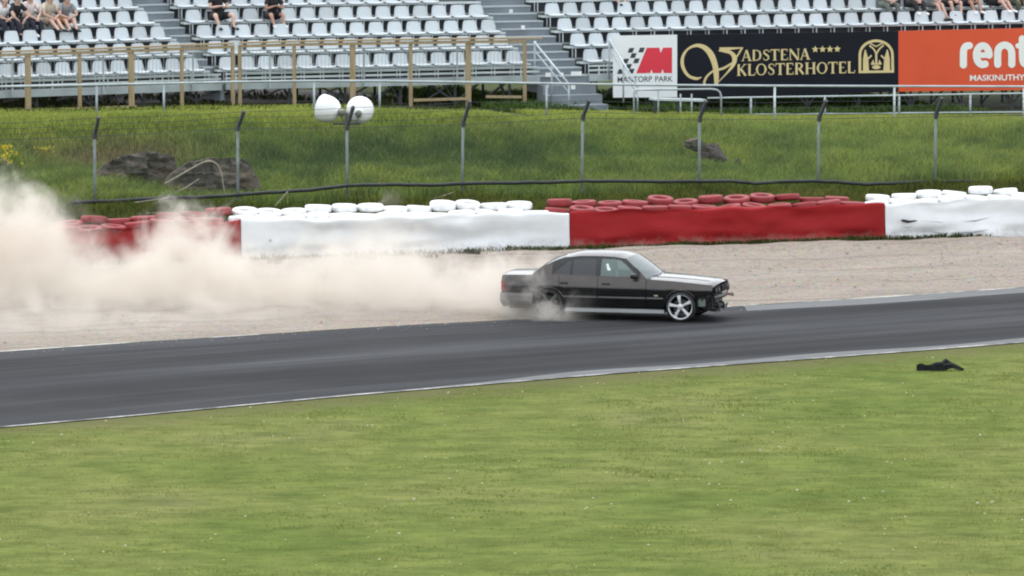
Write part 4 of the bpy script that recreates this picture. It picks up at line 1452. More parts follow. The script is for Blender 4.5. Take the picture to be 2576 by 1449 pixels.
def board(px0, px1, t0, t1, b0, b1, mat, label):
    c = ST.hit((px0 + px1) / 2, (b0 + b1) / 2, SV)
    root = empty('advertising_board', c, 0, label, 'sign', 'advertising boards on the right stand')
    mb = MB()
    f = [ST.hit(px0, t0, SV - 0.02), ST.hit(px1, t1, SV - 0.02), ST.hit(px1, b1, SV - 0.02), ST.hit(px0, b0, SV - 0.02)]
    k = [p + ST.n * 0.04 for p in f]
    mb.quad(*f); mb.quad(*reversed(k))
    for i in range(4):
        j = (i + 1) % 4
        mb.quad(f[j], f[i], k[i], k[j])
    mb.build('panel', mat, root)
    fr = MB()
    for i in range(1, 4):
        x = lerp(px0, px1, i / 4)
        fr.bar(ST.hit(x, t0 + 6, SV + 0.05), ST.hit(x, b0 - 4, SV + 0.05), 0.05, 0.05)
    fr.build('back_frame', M['steel_dark'], root)
    return root
def z3(x, y): return ((1700 + x / 2.8622) / 1.36646, y / 2.8622 / 1.36646)
def z4(x, y): return ((2620 + x / 2.8622) / 1.36646, y / 2.8622 / 1.36646)
def zA(x, y): return ((2100 + x / 4.528) / 1.36646, (100 + y / 4.528) / 1.36646)
def zB(x, y): return ((2560 + x / 4.2933) / 1.36646, (90 + y / 4.2933) / 1.36646)
def zC(x, y): return ((2980 + x / 4.7704) / 1.36646, y / 4.7704 / 1.36646)

def text_shapes(body, offset=0.0):
    cu = bpy.data.curves.new('lettering', 'FONT'); cu.body = body; cu.offset = offset
    o = bpy.data.objects.new('lettering', cu); COL.objects.link(o)
    bpy.context.view_layer.update()
    me = bpy.data.meshes.new_from_object(o.evaluated_get(bpy.context.evaluated_depsgraph_get()))
    vs = [(v.co.x, v.co.y) for v in me.vertices]
    fs = [tuple(p.vertices) for p in me.polygons]
    bpy.data.objects.remove(o); bpy.data.curves.remove(cu); bpy.data.meshes.remove(me)
    x0 = min(v[0] for v in vs); x1 = max(v[0] for v in vs); y0 = min(v[1] for v in vs); y1 = max(v[1] for v in vs)
    return [((v[0] - x0) / (x1 - x0), (v[1] - y0) / (y1 - y0)) for v in vs], fs
def put_text(art, body, bl, br, tl_, offset=0.0):
    """bl, br: baseline ends, tl_: top of the left end"""
    vs, fs = text_shapes(body, offset)
    up = (tl_[0] - bl[0], tl_[1] - bl[1])
    i = len(art.mb.v)
    art.d += 0.0004
    for x, y in vs:
        art.mb.v.append(art.pt((lerp(bl[0], br[0], x) + up[0] * y, lerp(bl[1], br[1], x) + up[1] * y)))
    art.mb.f += [tuple(i + q for q in f) for f in fs]

# white board with chequers and the red M
bw = board(1543, 1703.5, 90, 87.5, 245.5, 244.5, M['sign_white'], 'white board reading MANTORP PARK with chequers and a red M')
a = Art()
a.poly([zA(*p) for p in ((560, 290), (755, 288), (775, 372), (812, 288), (952, 288), (952, 684), (828, 684), (803, 618), (783, 684), (650, 684), (632, 622), (612, 684), (395, 688))])
a.build('emblem', M['sign_red'], bw)
a = Art()
for (x, y) in ((313, 330), (478, 325), (350, 412), (232, 497), (398, 494), (277, 580), (318, 655), (150, 660)):
    a.poly([zA(*p) for p in ((x - 25, y - 36), (x + 52, y - 38), (x + 24, y + 36), (x - 52, y + 37))])
a.build('chequer', M['ink'], bw)
a = Art(); put_text(a, 'MANTORP', zA(105, 828), zA(640, 818), zA(105, 742), 0.004)
a.build('lettering', M['ink'], bw)
a = Art(); put_text(a, 'PARK', zA(690, 817), zA(962, 812), zA(690, 734), 0.004)
a.build('lettering', M['ink'], bw)

# black board with gold lettering
bb = board(1704.2, 2259.6, 87.5, 78.5, 246, 231, M['sign_black'], 'black board with gold VADSTENA KLOSTERHOTEL lettering and arch emblem')
a = Art()
loop = spline([(*zA(1415, 745), 1), (*zA(1330, 770), 7), (*zA(1200, 720), 7), (*zA(1118, 580), 8.5), (*zA(1120, 430), 7.5), (*zA(1200, 310), 5), (*zA(1330, 255), 8), (*zA(1460, 290), 12), (*zA(1560, 400), 15), (*zA(1620, 560), 14), (*zA(1640, 720), 13), (*zA(1640, 870), 9)])
a.ribbon([(p[0], p[1]) for p in loop], [p[2] * 1.0 for p in loop])
vr = spline([(*zA(1645, 850), 1.5), (*zA(1800, 690), 4), (*zA(1900, 560), 9), (*zA(1925, 450), 12), (*zA(1870, 370), 9), (*zA(1760, 335), 9), (*zA(1680, 335), 3)])
a.ribbon([(p[0], p[1]) for p in vr], [p[2] for p in vr])
a.ribbon([zA(1690, 310), zA(1860, 303), zA(2060, 290)], [8, 6.5, 2])
a.ribbon([zA(2040, 295), zA(1985, 390), zA(1930, 470)], [5, 4, 5])
lo = spline([(*zA(1900, 520), 4), (*zA(1750, 610), 6), (*zA(1600, 650), 5), (*zA(1500, 730), 5), (*zA(1455, 820), 6), (*zA(1462, 880), 4)])
a.ribbon([(p[0], p[1]) for p in lo], [p[2] for p in lo])
a.build('emblem', M['gold'], bb)

SERIF = {
 'A': (0.80, [([(0.10, 0), (0.40, 1)], .075), ([(.40, 1.0), (.70, 0)], .17), ([(.2, .34), (.58, .34)], .06), ([(0, .025), (.22, .025)], .05), ([(.54, .025), (.86, .025)], .05)]),
 'D': (0.86, [([(.20, 0), (.20, 1)], .17), ([(.2, .965), (.45, .95), (.66, .82), (.74, .5), (.66, .18), (.45, .05), (.2, .035)], [.06, .07, .13, .17, .13, .07, .06])]),
 'S': (0.64, [([(.55, .74), (.5, .92), (.33, .96), (.17, .88), (.15, .70), (.33, .54), (.50, .38), (.52, .17), (.36, .04), (.18, .06), (.10, .27)], [.05, .06, .07, .10, .13, .16, .14, .11, .07, .06, .05])]),
 'T': (0.76, [([(.38, 0), (.38, 1)], .17), ([(.02, .96), (.74, .96)], .075), ([(.04, .96), (.02, .76)], .05), ([(.72, .96), (.74, .76)], .05), ([(.22, .025), (.54, .025)], .05)]),
 'E': (0.70, [([(.20, 0), (.20, 1)], .17), ([(.2, .965), (.62, .965)], .07), ([(.2, .5), (.5, .5)], .06), ([(.2, .035), (.64, .035)], .07), ([(.60, .965), (.62, .78)], .05), ([(.62, .035), (.66, .24)], .05)]),
 'N': (0.92, [([(.16, 0), (.16, 1)], .07), ([(.80, 0), (.80, 1)], .07), ([(.14, .98), (.80, .0)], .17), ([(.06, .025), (.28, .025)], .05), ([(.68, .975), (.92, .975)], .05)]),
 'K': (0.84, [([(.20, 0), (.20, 1)], .17), ([(.22, .42), (.68, .98)], .07), ([(.36, .58), (.74, .0)], .17), ([(.56, .975), (.80, .975)], .05), ([(.06, .025), (.34, .025)], .05)]),
 'L': (0.68, [([(.20, 0), (.20, 1)], .17), ([(.2, .035), (.62, .035)], .07), ([(.61, .035), (.65, .26)], .05), ([(.06, .975), (.34, .975)], .05)]),
 'O': (0.90, [([(.44 + .34 * math.cos(q * PI / 10), .5 + .47 * math.sin(q * PI / 10)) for q in range(21)], [.17 - .10 * abs(math.sin(q * PI / 10)) for q in range(21)])]),
 'R': (0.82, [([(.20, 0), (.20, 1)], .17), ([(.2, .965), (.45, .95), (.60, .84), (.62, .73), (.56, .58), (.40, .5), (.2, .49)], [.06, .07, .13, .16, .13, .06, .06]), ([(.40, .5), (.74, .0)], .16), ([(.06, .025), (.34, .025)], .05)]),
 'H': (0.94, [([(.20, 0), (.20, 1)], .17), ([(.74, 0), (.74, 1)], .17), ([(.2, .5), (.74, .5)], .06), ([(.06, .025), (.34, .025)], .05), ([(.60, .025), (.88, .025)], .05), ([(.06, .975), (.34, .975)], .05), ([(.60, .975), (.88, .975)], .05)]),
}
def serif(art, word, bl, br, tl_):
    tot = sum(SERIF[c][0] for c in word)
    H_ = math.hypot(tl_[0] - bl[0], tl_[1] - bl[1]); W_ = math.hypot(br[0] - bl[0], br[1] - bl[1])
    sx = W_ / tot
    x = 0
    for c in word:
        w, strokes = SERIF[c]
        for pts, wd in strokes:
            P = []
            for (gx, gy) in pts:
                f = (x + gx) / tot
                P.append((lerp(bl[0], br[0], f) + (tl_[0] - bl[0]) * gy, lerp(bl[1], br[1], f) + (tl_[1] - bl[1]) * gy))
            k = min(sx, H_) * 1.12
            art.ribbon(P, [q * k for q in wd] if isinstance(wd, list) else wd * k)
        x += w
a = Art()
serif(a, 'ADSTENA', zA(2030, 500), zB(960, 492), zA(2030, 328))
serif(a, 'KLOSTERHOTEL', zA(1950, 728), zB(1632, 690), zA(1950, 548))
for i in range(4):
    cx, cy = zB(1040 + 109 * i, 342 - 1.5 * i)
    R_ = 9.2
    st_ = [(cx + (R_ if q % 2 == 0 else R_ * .45) * math.sin(q * PI / 5), cy - (R_ if q % 2 == 0 else R_ * .45) * math.cos(q * PI / 5)) for q in range(10)]
    a.d += .0004
    for q in range(10):
        a.mb.quad(a.pt((cx, cy)), a.pt(st_[(q + 1) % 10]), a.pt(st_[q]))
a.build('lettering', M['gold'], bb)
# arch emblem
a = Art()
arch = [zB(1700, 672)] + [zB(1940 - 240 * math.cos(q * PI / 14), 420 - 205 * math.sin(q * PI / 14)) for q in range(15)] + [zB(2185, 668)]
a.ribbon(arch, 6.5)
a.ribbon([zB(1682, 676), zB(2204, 668)], 6.0)
a.ribbon([zB(1790, 668), zB(1785, 480), zB(1778, 345)], [15, 13, 2])
a.ribbon([zB(2095, 662), zB(2100, 480), zB(2105, 345)], [17, 14, 2])
a.ribbon([zB(1942, 570), zB(1940, 400)], 5)
a.ribbon(spline([zB(1940, 410), zB(1905, 340), zB(1840, 285)]), 4)
a.ribbon(spline([zB(1942, 410), zB(1985, 340), zB(2050, 280)]), 4)
a.ribbon([zB(1850, 252), zB(1940, 300), zB(2030, 252)], 3)
for sx in (-1, 1):
    a.poly([zB(1942 + sx * 25, 560), zB(1942 + sx * 80, 556), zB(1942 + sx * 45, 490)])
    a.ribbon(spline([zB(1942 + sx * 150, 500), zB(1942 + sx * 110, 470), zB(1942 + sx * 70, 430)]), 4)
a.ribbon([zB(1865, 560), zB(2020, 556)], 3.5)
a.poly([zB(1942 + 62 * math.cos(q * PI / 8), 605 + 30 * math.sin(q * PI / 8)) for q in range(16)])
a.build('arch_emblem', M['gold'], bb)

# orange board
bo = board(2260.4, 2990, 78, 62, 230.5, 221, M['sign_orange'], 'orange board with white lettering beginning with rent, at the right edge')
a = Art()
W = 22.5
a.ribbon(spline([zC(1582, 1065), zC(1582, 900), zC(1590, 810), zC(1625, 760), zC(1680, 748)], 6), W * .80, True)
ce = (1900, 905)
a.ribbon([zC(1800, 905), zC(2010, 905)], W * .62)
a.ribbon([zC(ce[0] + 105 * math.cos(t), ce[1] - 155 * math.sin(t)) for t in [q * (1.62 * PI) / 24 for q in range(25)]], W * .80, True)
a.ribbon(spline([zC(2145, 1055), zC(2145, 880), zC(2160, 800), zC(2205, 755), zC(2262, 740), zC(2320, 760), zC(2360, 810), zC(2375, 880), zC(2375, 1055)], 6), W * .80, True)
a.ribbon(spline([zC(2550, 640), zC(2552, 800), zC(2556, 960), zC(2575, 1030), zC(2640, 1062)], 6), W * .84, True)
a.ribbon([zC(2480, 752), zC(2655, 746)], W * .62, True)
a.build('lettering', M['letter_white'], bo)
a = Art(); put_text(a, 'MASKINUTHYRNING', z4(2045, 797), z4(2850, 785), z4(2045, 738), 0.02)
a.build('small_lettering', M['letter_white'], bo)
# ------------------------------------------------------------------ the black saloon
def paint():
    m, nt, b = mat_new('black_car_paint')
    f = noise(nt, 1.6, 6, 0.65)
    g2 = noise(nt, 14, 4, 0.6)
    c = ramp(nt, f, [(0.35, (0.003, 0.003, 0.004)), (0.75, (0.008, 0.008, 0.008))])
    dust = ramp(nt, noise(nt, 0.9, 6, 0.7, loc=(2, 0, 1)), [(0.3, (0.12, 0.12, 0.12)), (0.75, (0.36,) * 3)])
    ge = nt.nodes.new('ShaderNodeNewGeometry'); sx = nt.nodes.new('ShaderNodeSeparateXYZ'); nt.links.new(ge.outputs['Normal'], sx.inputs[0])
    up = nt.nodes.new('ShaderNodeMath'); up.operation = 'MULTIPLY'; up.use_clamp = True; up.inputs[1].default_value = 4.0; nt.links.new(sx.outputs[2], up.inputs[0])
    dm = nt.nodes.new('ShaderNodeMath'); dm.operation = 'MULTIPLY'; nt.links.new(up.outputs[0], dm.inputs[0]); nt.links.new(dust, dm.inputs[1])
    nt.links.new(mixc(nt, dm.outputs[0], c, (0.20, 0.155, 0.125)), b.inputs['Base Color'])      # dust, with sky reflection painted into it, where the body faces up
    rr = ramp(nt, g2, [(0.3, (0.14,) * 3), (0.7, (0.22,) * 3)])
    nt.links.new(rr, b.inputs['Roughness'])
    pr(b, ior=1.48, coat=0.4, coatr=0.05, coatior=1.5)
    return m
M['paint'] = paint()
M['trim'] = simple('black_trim', (0.012, 0.012, 0.013), 0.45, 0.3, 6.0)
M['dark'] = simple('car_underside', (0.008, 0.008, 0.009), 0.8, 0.3, 4.0)
M['skirt'] = simple('dusty_silver_skirt', (0.19, 0.20, 0.197), 0.38, 0.12, 3.0, metal=0.3)
M['bumper'] = simple('dusty_bumper', (0.12, 0.115, 0.11), 0.6, 0.25, 3.0)
M['rim'] = simple('silver_alloy', (0.62, 0.63, 0.64), 0.28, 0.05, 5.0, metal=0.55)
M['rim_dusty'] = simple('dust_caked_rim', (0.10, 0.095, 0.09), 0.6, 0.2, 5.0, metal=0.2)
M['inner'] = simple('brake_dark', (0.04, 0.04, 0.042), 0.5, 0.3, 8.0, metal=0.4)
M['red_lens'] = simple('red_lens', (0.28, 0.012, 0.015), 0.2, 0.1, 6.0)
M['amber'] = simple('pale_lens', (0.5, 0.4, 0.25), 0.25, 0.1, 6.0)
M['cabin'] = simple('dark_cabin_trim', (0.05, 0.05, 0.055), 0.8, 0.3, 5.0)
M['rad'] = simple('radiator_grey', (0.06, 0.065, 0.066), 0.55, 0.4, 9.0, metal=0.3)
M['tank'] = simple('greenish_tank', (0.12, 0.15, 0.125), 0.5, 0.2, 6.0)
M['rust'] = simple('rusty_hook', (0.16, 0.07, 0.055), 0.6, 0.3, 9.0)
M['pale_patch'] = simple('pale_patch_colour', (0.62, 0.70, 0.68), 0.5, 0.05, 9.0)  # plain pale colour of the window patch and the mirror glass

def glass(name, tint, refl_rough=0.03, ior=1.55, film=None):
    m, nt, b = mat_new(name)
    nt.nodes.remove(b)
    out = nt.nodes['Material Output']
    tr = nt.nodes.new('ShaderNodeBsdfTransparent'); tr.inputs[0].default_value = (*tint, 1)
    gl = nt.nodes.new('ShaderNodeBsdfGlossy'); gl.inputs['Roughness'].default_value = refl_rough
    fr = nt.nodes.new('ShaderNodeFresnel'); fr.inputs['IOR'].default_value = ior
    mx = nt.nodes.new('ShaderNodeMixShader')
    base = tr.outputs[0]
    if film:
        df = nt.nodes.new('ShaderNodeBsdfDiffuse'); df.inputs[0].default_value = (*film[0], 1)
        m2 = nt.nodes.new('ShaderNodeMixShader'); m2.inputs[0].default_value = film[1]
        nt.links.new(base, m2.inputs[1]); nt.links.new(df.outputs[0], m2.inputs[2]); base = m2.outputs[0]
    nt.links.new(fr.outputs[0], mx.inputs[0]); nt.links.new(base, mx.inputs[1]); nt.links.new(gl.outputs[0], mx.inputs[2])
    nt.links.new(mx.outputs[0], out.inputs['Surface'])
    return m
M['glass'] = glass('side_glass', (0.55, 0.66, 0.66), film=((0.22, 0.29, 0.28), 0.45))  # the film's teal puts daylight seen through the cabin into the colour
M['glass_dark'] = glass('tinted_glass', (0.06, 0.07, 0.075), film=((0.075, 0.08, 0.085), 0.5))
M['screen'] = glass('windscreen_glass', (0.45, 0.52, 0.52), 0.08, 1.62, film=((0.30, 0.36, 0.36), 0.30))

TH = math.radians(14.5)
WB = 2.761
_fw = at_z(1713, 811)                                  # where the near front tyre stands
hd = Vector((math.cos(TH), -math.sin(TH), 0))          # heading
lf = Vector((math.sin(TH), math.cos(TH), 0))           # to the car's left, away from the camera
c_org = _fw - hd * WB + lf * 0.80                      # middle of the rear axle, on the ground
c_org.z = 0.014
car = empty('car', c_org, -TH, 'black four-door saloon with torn-off front bumper, sliding along the gravel edge in dust', 'car')

WT = [(-1.05, .79), (-.94, .822), (-.5, .855), (0, .868), (1.2, .875), (2.4, .866), (2.9, .845), (3.2, .81), (3.36, .77), (3.45, .72)]
ZS = [(-1.05, .84), (-.95, .875), (-.35, .890), (.3, .878), (1.2, .864), (2.0, .856), (2.6, .823), (3.0, .790), (3.37, .750), (3.45, .725)]
GO = [(.15, -.060), (.25, -.040), (.40, -.018), (.47, -.008), (.62, 0), (.70, -.001), (.74, -.010), (.80, -.022), (.86, -.034), (.90, -.043), (.93, -.054), (.97, -.10)]
def Wx(x): return sinterp(WT, x)
def Zs(x): return interp(ZS, x)
def Yb(x, z):
    zs = Zs(x)
    zz = z if z < .62 else .62 + (z - .62) * (.93 - .62) / max(.03, zs - .62)
    return Wx(x) + interp(GO, zz)
AR, WR = 0.335, 0.308
def arch(x, base):
    for cx in (0.0, WB):
        if abs(x - cx) < AR:
            return max(base, WR + math.sqrt(AR * AR - (x - cx) ** 2))
    return base
def side(mb, sgn, x0, x1, zlo, zhi, step=0.02, nz=16, ysh=0.0):
    n = max(2, int((x1 - x0) / step))
    xs = [lerp(x0, x1, i / n) for i in range(n + 1)]
    i0 = len(mb.v)
    for x in xs:
        a, b = zlo(x), zhi(x)
        for j in range(nz + 1):
            z = lerp(a, b, j / nz)
            mb.v.append(Vector((x, sgn * (Yb(x, z) + ysh), z)))
    w = nz + 1
    for i in range(n):
        for j in range(nz):
            k = i0 + i * w + j
            f = (k, k + w, k + w + 1, k + 1)
            mb.f.append(f if sgn < 0 else f[::-1])

body = MB()
for s in (-1, 1):
    side(body, s, -1.01, 0.207, lambda x: arch(x, .47 if x < -.3 else .27), Zs, 0.015)
    wg = MB()
    side(wg, s, 2.045, 3.40, lambda x: arch(x, .27 if x < 2.7 else interp([(3.0, .52), (3.4, .56)], x)), Zs, 0.015)
    wg.build('front_wing', M['paint'], car, smooth=True, local=True, weld=0.0008)
# rear face
def rear(a, b):
    y = (a - .5) * 2 * (Yb(-1.01, lerp(.47, .84, b)) )
    z = lerp(.47, Zs(-1.01), b)
    return (-1.01 - .05 * (1 - (a * 2 - 1) ** 4), y, z)
body.grid(rear, 14, 8)
# wheel-arch lips
for s in (-1, 1):
    for cx in (0, WB):
        pts = []
        for q in range(25):
            t = lerp(-.12, PI + .12, q / 24)
            x, z = cx + (AR + .002) * math.cos(t), WR + (AR + .002) * math.sin(t)
            if z < .27: continue
            pts.append((x, s * (Yb(x, z) + .002), z))
        MB().tube(pts, 0.011, 6, False).build('wheel_arch_lip', M['paint'], car, smooth=True, local=True)
bodyo = body.build('body', M['paint'], car, smooth=True, local=True, weld=0.0008)

def deck(x0, x1, crown, n=24, nose=0.0, tail=0.0):
    mb = MB()
    def fn(a, b):
        x = lerp(x0, x1, a)
        yw = Yb(x, Zs(x)) 
        y = (b * 2 - 1) * yw
        z = Zs(x) + crown * (1 - abs(b * 2 - 1) ** 2.0)
        if nose: z -= nose * max(0, (a - .9) / .1) ** 2
        if tail: z -= tail * max(0, (.08 - a) / .08) ** 2
        return (x + (0.05 * (1 - (b * 2 - 1) ** 2) * a if nose else 0) - (0.05 * (1 - (b * 2 - 1) ** 4) * (1 - a) if tail else 0), y, z + .001)
    mb.grid(fn, n, 20)
    return mb
deck(2.12, 3.40, .056, 40, nose=.035).build('bonnet', M['paint'], car, smooth=True, local=True)
deck(-1.01, -.36, .034, 16, tail=.02).build('boot_lid', M['paint'], car, smooth=True, local=True)
cw = MB()
cw.grid(lambda a, b: (lerp(1.93, 2.125 + .09 * (1 - (b * 2 - 1) ** 2), a), (b * 2 - 1) * .80, lerp(.853, .853, a) + .034 * (1 - (b * 2 - 1) ** 2)), 3, 12)
cw.build('cowl', M['trim'], car, smooth=True, local=True)
# small sharp crease lines along the bonnet
for s in (-1, 1):
    MB().tube([(x, s * (.50 - .10 * (x - 2.15)), Zs(x) +   .056 * (1 - (abs(.50 - .10 * (x - 2.15)) / Yb(x, Zs(x))) ** 2.0) + .002) for x in [2.18 + .1 * q for q in range(12)]], .009, 6).build('bonnet_crease', M['paint'], car, smooth=True, local=True)

# doors
for s in (-1, 1):
    for nm, x0, x1 in (('rear_door', .215, 1.022), ('front_door', 1.032, 2.035)):
        mb = MB()
        side(mb, s, x0, x1, lambda x: max(.275, arch(x, .275)), lambda x: Zs(x) + .002, .03)
        d = mb.build(nm, M['paint'], car, smooth=True, local=True)
        hx = .30 if nm == 'rear_door' else 1.20
        hx += .02 if nm == 'rear_door' else 0
        y = Yb(hx, .74)
        MB().box(hx - .085, hx + .085, *sorted((s * (y - .02), s * (y + .018))), .722, .762).build('handle', M['trim'], d, local=True, bevel=.008)
        md = MB()
        side(md, s, x0 + .004, x1 - .004, lambda x: max(.455, arch(x, .455)), lambda x: max(.488, arch(x, .455) + .03), .04, 2, .014)
        md.build('moulding', M['skirt'] if False else M['bumper'], d, local=True, smooth=True)
for s in (-1, 1):
    sk = MB()
    sk.grid(lambda a, b: (lerp(.34, 2.42, a), s * (Wx(lerp(.34, 2.42, a)) + interp([(0, -.06), (.12, -.012), (.25, .004), (.8, -.022), (1, -.05)], b)), lerp(.135, .240, b)), 30, 10)
    sk.build('side_skirt', M['skirt'], car, smooth=True, local=True)
    ml = MB()
    side(ml, s, 2.05, 2.40, lambda x: .455, lambda x: .488, .04, 2, .014)
    ml.build('moulding', M['bumper'], car, smooth=True, local=True)
    y = Yb(2.25, .53)
    MB().box(2.21, 2.29, *sorted((s * (y - .01), s * (y + .006))), .512, .535).build('side_indicator', M['amber'], car, local=True)

# greenhouse
ZB = lambda x: interp([(-.38, .887), (.3, .875), (1.2, .861), (2.03, .852)], x)
ZR = lambda x: interp([(.33, 1.250), (.6, 1.280), (1.0, 1.287), (1.3, 1.278), (1.56, 1.248)], x)
def SY(x, z):
    h = max(0, min(1.05, (z - .865) / .395))
    ends = .05 * max(0, (.30 - x) / .68) ** 1.5
    return .795 - .19 * h + .022 * math.sin(PI * min(1, h)) - ends * .6
def ztop(x):
    if x < .33: return lerp(.890, 1.250, ((x + .38) / .71)) + .054 * math.sin(PI * (x + .38) / .71)
    if x > 1.56: return lerp(1.248, .854, (x - 1.56) / .47) + .012 * math.sin(PI * (x - 1.56) / .47)
    return ZR(x)
WIN = [('quarter_window', [(.045, .910), (.435, .905)], [(.045, .912), (.20, 1.055), (.32, 1.160), (.40, 1.215), (.435, 1.222)], 'glass_dark'),
       ('rear_window_pane', [(.462, .905), (.965, .897)], [(.462, 1.226), (.75, 1.243), (.945, 1.245), (.965, 1.240)], 'glass_dark'),
       ('front_window_pane', [(1.062, .895), (1.90, .882)], [(1.062, 1.243), (1.35, 1.236), (1.46, 1.216), (1.56, 1.150), (1.90, .884)], 'glass')]
def wrange(x):
    for nm, lo, hi, g_ in WIN:
        if lo[0][0] <= x <= lo[-1][0]:
            return interp(lo, x), interp(hi, x)
    return None
def col_quads(mb, xs, fa, fb, s, inset=0.0):
    for a, b in zip(xs, xs[1:]):
        pa, qa, pb, qb = fa(a + 1e-6), fb(a + 1e-6), fa(b - 1e-6), fb(b - 1e-6)
        if qa - pa < 1e-4 and qb - pb < 1e-4: continue
        n = 5
        for j in range(n):
            z00, z01 = lerp(pa, qa, j / n), lerp(pa, qa, (j + 1) / n)
            z10, z11 = lerp(pb, qb, j / n), lerp(pb, qb, (j + 1) / n)
            P = [(a, s * (SY(a, z00) - inset), z00), (b, s * (SY(b, z10) - inset), z10), (b, s * (SY(b, z11) - inset), z11), (a, s * (SY(a, z01) - inset), z01)]
            mb.quad(*(P if s < 0 else P[::-1]))
xs = sorted(set([round(-.38 + .03 * i, 4) for i in range(81) if -.38 + .03 * i < 2.03] + [2.03, .33, 1.56] + [p[0] for w in WIN for p in w[1] + w[2]]))
for s in (-1, 1):
    mb = MB()
    def low_hi(x):
        w = wrange(x); return w[0] if w else ztop(x)
    def up_lo(x):
        w = wrange(x); return w[1] if w else ztop(x)
    col_quads(mb, xs, ZB, low_hi, s)
    mb.build('waist_panel', M['paint'], car, local=True, smooth=True, weld=.0006)
    mb = MB()
    col_quads(mb, [x for x in xs if x >= .045], up_lo, lambda x: ztop(x) - .004, s)
    mb.build('window_frame', M['trim'], car, local=True, smooth=True, weld=.0006)
    pil = MB()
    col_quads(pil, [.966, .985, 1.0, 1.02, 1.04, 1.061], lambda x: .899, lambda x: ztop(x) - .004, s, -.004)
    pil.build('pillar_trim', M['trim'], car, local=True)
    pil = MB()
    col_quads(pil, [.436, .448, .461], lambda x: .905, lambda x: ztop(x) - .004, s, -.004)
    pil.build('pillar_trim', M['trim'], car, local=True)
    for nm, lo, hi, g_ in WIN:
        mb = MB()
        wx = sorted(set([p[0] for p in lo + hi] + [lerp(lo[0][0], lo[-1][0], q / 10) for q in range(11)]))
        col_quads(mb, wx, lambda x: interp(lo, x), lambda x: interp(hi, x), s, .007)
        o = mb.build(nm, M[g_], car, local=True, smooth=True, weld=.0006)
        if s < 0 and nm == 'front_window_pane':
            st_ = MB()
            pts = [(1.17, 1.135), (1.215, 1.14), (1.235, 1.085), (1.275, 1.03), (1.265, 1.005), (1.205, 1.01), (1.19, 1.07)]
            st_.quad(*[(x, -(SY(x, z) - .003), z) for x, z in reversed(pts)])
            st_.build('pale_patch', M['pale_patch'], o, local=True)  # pale irregular patch laid on the front window
rf = MB()
def roof(a, b):
    x = lerp(.30, 1.565, a)
    t = b * 2 - 1
    yw = SY(x, ztop(min(max(x, .331), 1.559)))
    zz = ztop(min(max(x, .331), 1.559))
    cr = .070 * min(1, .55 + 3 * a) * min(1, .55 + 3 * (1 - a))
    bow = .055 * (1 - t * t)
    return (x + bow * (a if a > .5 else 0) * max(0, (a - .8) / .2) - bow * max(0, (.2 - a) / .2), t * yw, zz + cr * (1 - abs(t) ** 2.4))
rf.grid(roof, 30, 20)
rf.build('roof', M['paint'], car, local=True, smooth=True)
ws = MB()
def wsf(a, b):
    t = b * 2 - 1
    B_ = Vector((2.03 + .17 * (1 - t * t), t * .785, .857 + .030 * (1 - t * t)))
    T_ = Vector(roof(1.0, b)) + Vector((0, 0, -.001))
    p = B_.lerp(T_, a)
    p.z += .018 * math.sin(PI * a)
    return p
ws.grid(lambda a, b: wsf(a, 1 - b), 14, 18)
ws.build('windscreen', M['screen'], car, local=True, smooth=True)
wi = MB().tube([(2.13, -.52, .892), (2.19, -.2, .903), (2.13, .25, .930)], .009, 6)
wi.tube([(2.21, .05, .900), (2.18, .35, .908), (2.08, .60, .920)], .009, 6)
wi.build('wiper', M['trim'], car, local=True)
rw = MB()
def rwf(a, b):
    t = b * 2 - 1
    B_ = Vector((-.37 - .08 * (1 - t * t), t * .755, .889 + .030 * (1 - t * t)))
    T_ = Vector(roof(0.0, b)) + Vector((0, 0, -.001))
    p = B_.lerp(T_, a); p.z += .048 * math.sin(PI * a)
    return p
rw.grid(rwf, 12, 18)
rw.build('rear_screen', M['glass_dark'], car, local=True, smooth=True)
for s in (-1, 1):
    mr = MB().tube([(1.83, s * .77, .885), (1.80, s * .86, .905)], [.035, .03], 8)
    mr.lathe([(.001, -.055), (.06, -.05), (.085, -.015), (.088, .03), (.08, .045), (.001, .046)], 16, Matrix.Translation((1.80, s * .93, .925)) @ Matrix.Rotation(-PI / 2, 4, 'Y') @ Matrix.Scale(.72, 4, (1, 0, 0)) @ Matrix.Scale(1.15, 4, (0, 1, 0)))
    o = mr.build('door_mirror', M['trim'], car, local=True, smooth=True)
    gm = MB().quad(*[(1.752, s * .93 + .09 * math.cos(q * PI / 8), .925 + .055 * math.sin(q * PI / 8)) for q in range(16)])
    gm.build('mirror_glass', M['pale_patch'], o, local=True)

# cabin
cab = MB()
cab.box(-.30, 1.95, -.70, .70, .22, .30)
cab.box(1.62, 2.0, -.70, .70, .30, .82)
cab.box(-.36, -.05, -.68, .68, .30, .86)
cab.build('cabin_floor', M['cabin'], car, local=True, bevel=.03)
for (sx, sy) in ((.98, -.36), (.98, .36), (.12, -.36), (.12, .36)):
    se = MB()
    se.box(sx - .02, sx + .48, sy - .24, sy + .24, .30, .50)
    se.hexa([(sx - .16, sy - .23), (sx, sy - .24), (sx, sy + .24), (sx - .16, sy + .23)], .50, 1.0)
    se.box(sx - .15, sx - .06, sy - .12, sy + .12, 1.03, 1.16)
    se.build('seat', M['cabin'], car, local=True, bevel=.04)
sw = MB().lathe([(.17 + .014 * math.cos(q * PI / 4), .014 * math.sin(q * PI / 4)) for q in range(8)], 24, Matrix.Translation((1.52, .36, .84)) @ Matrix.Rotation(-1.15, 4, 'Y'), True)
sw.build('steering_wheel', M['trim'], car, local=True, smooth=True)

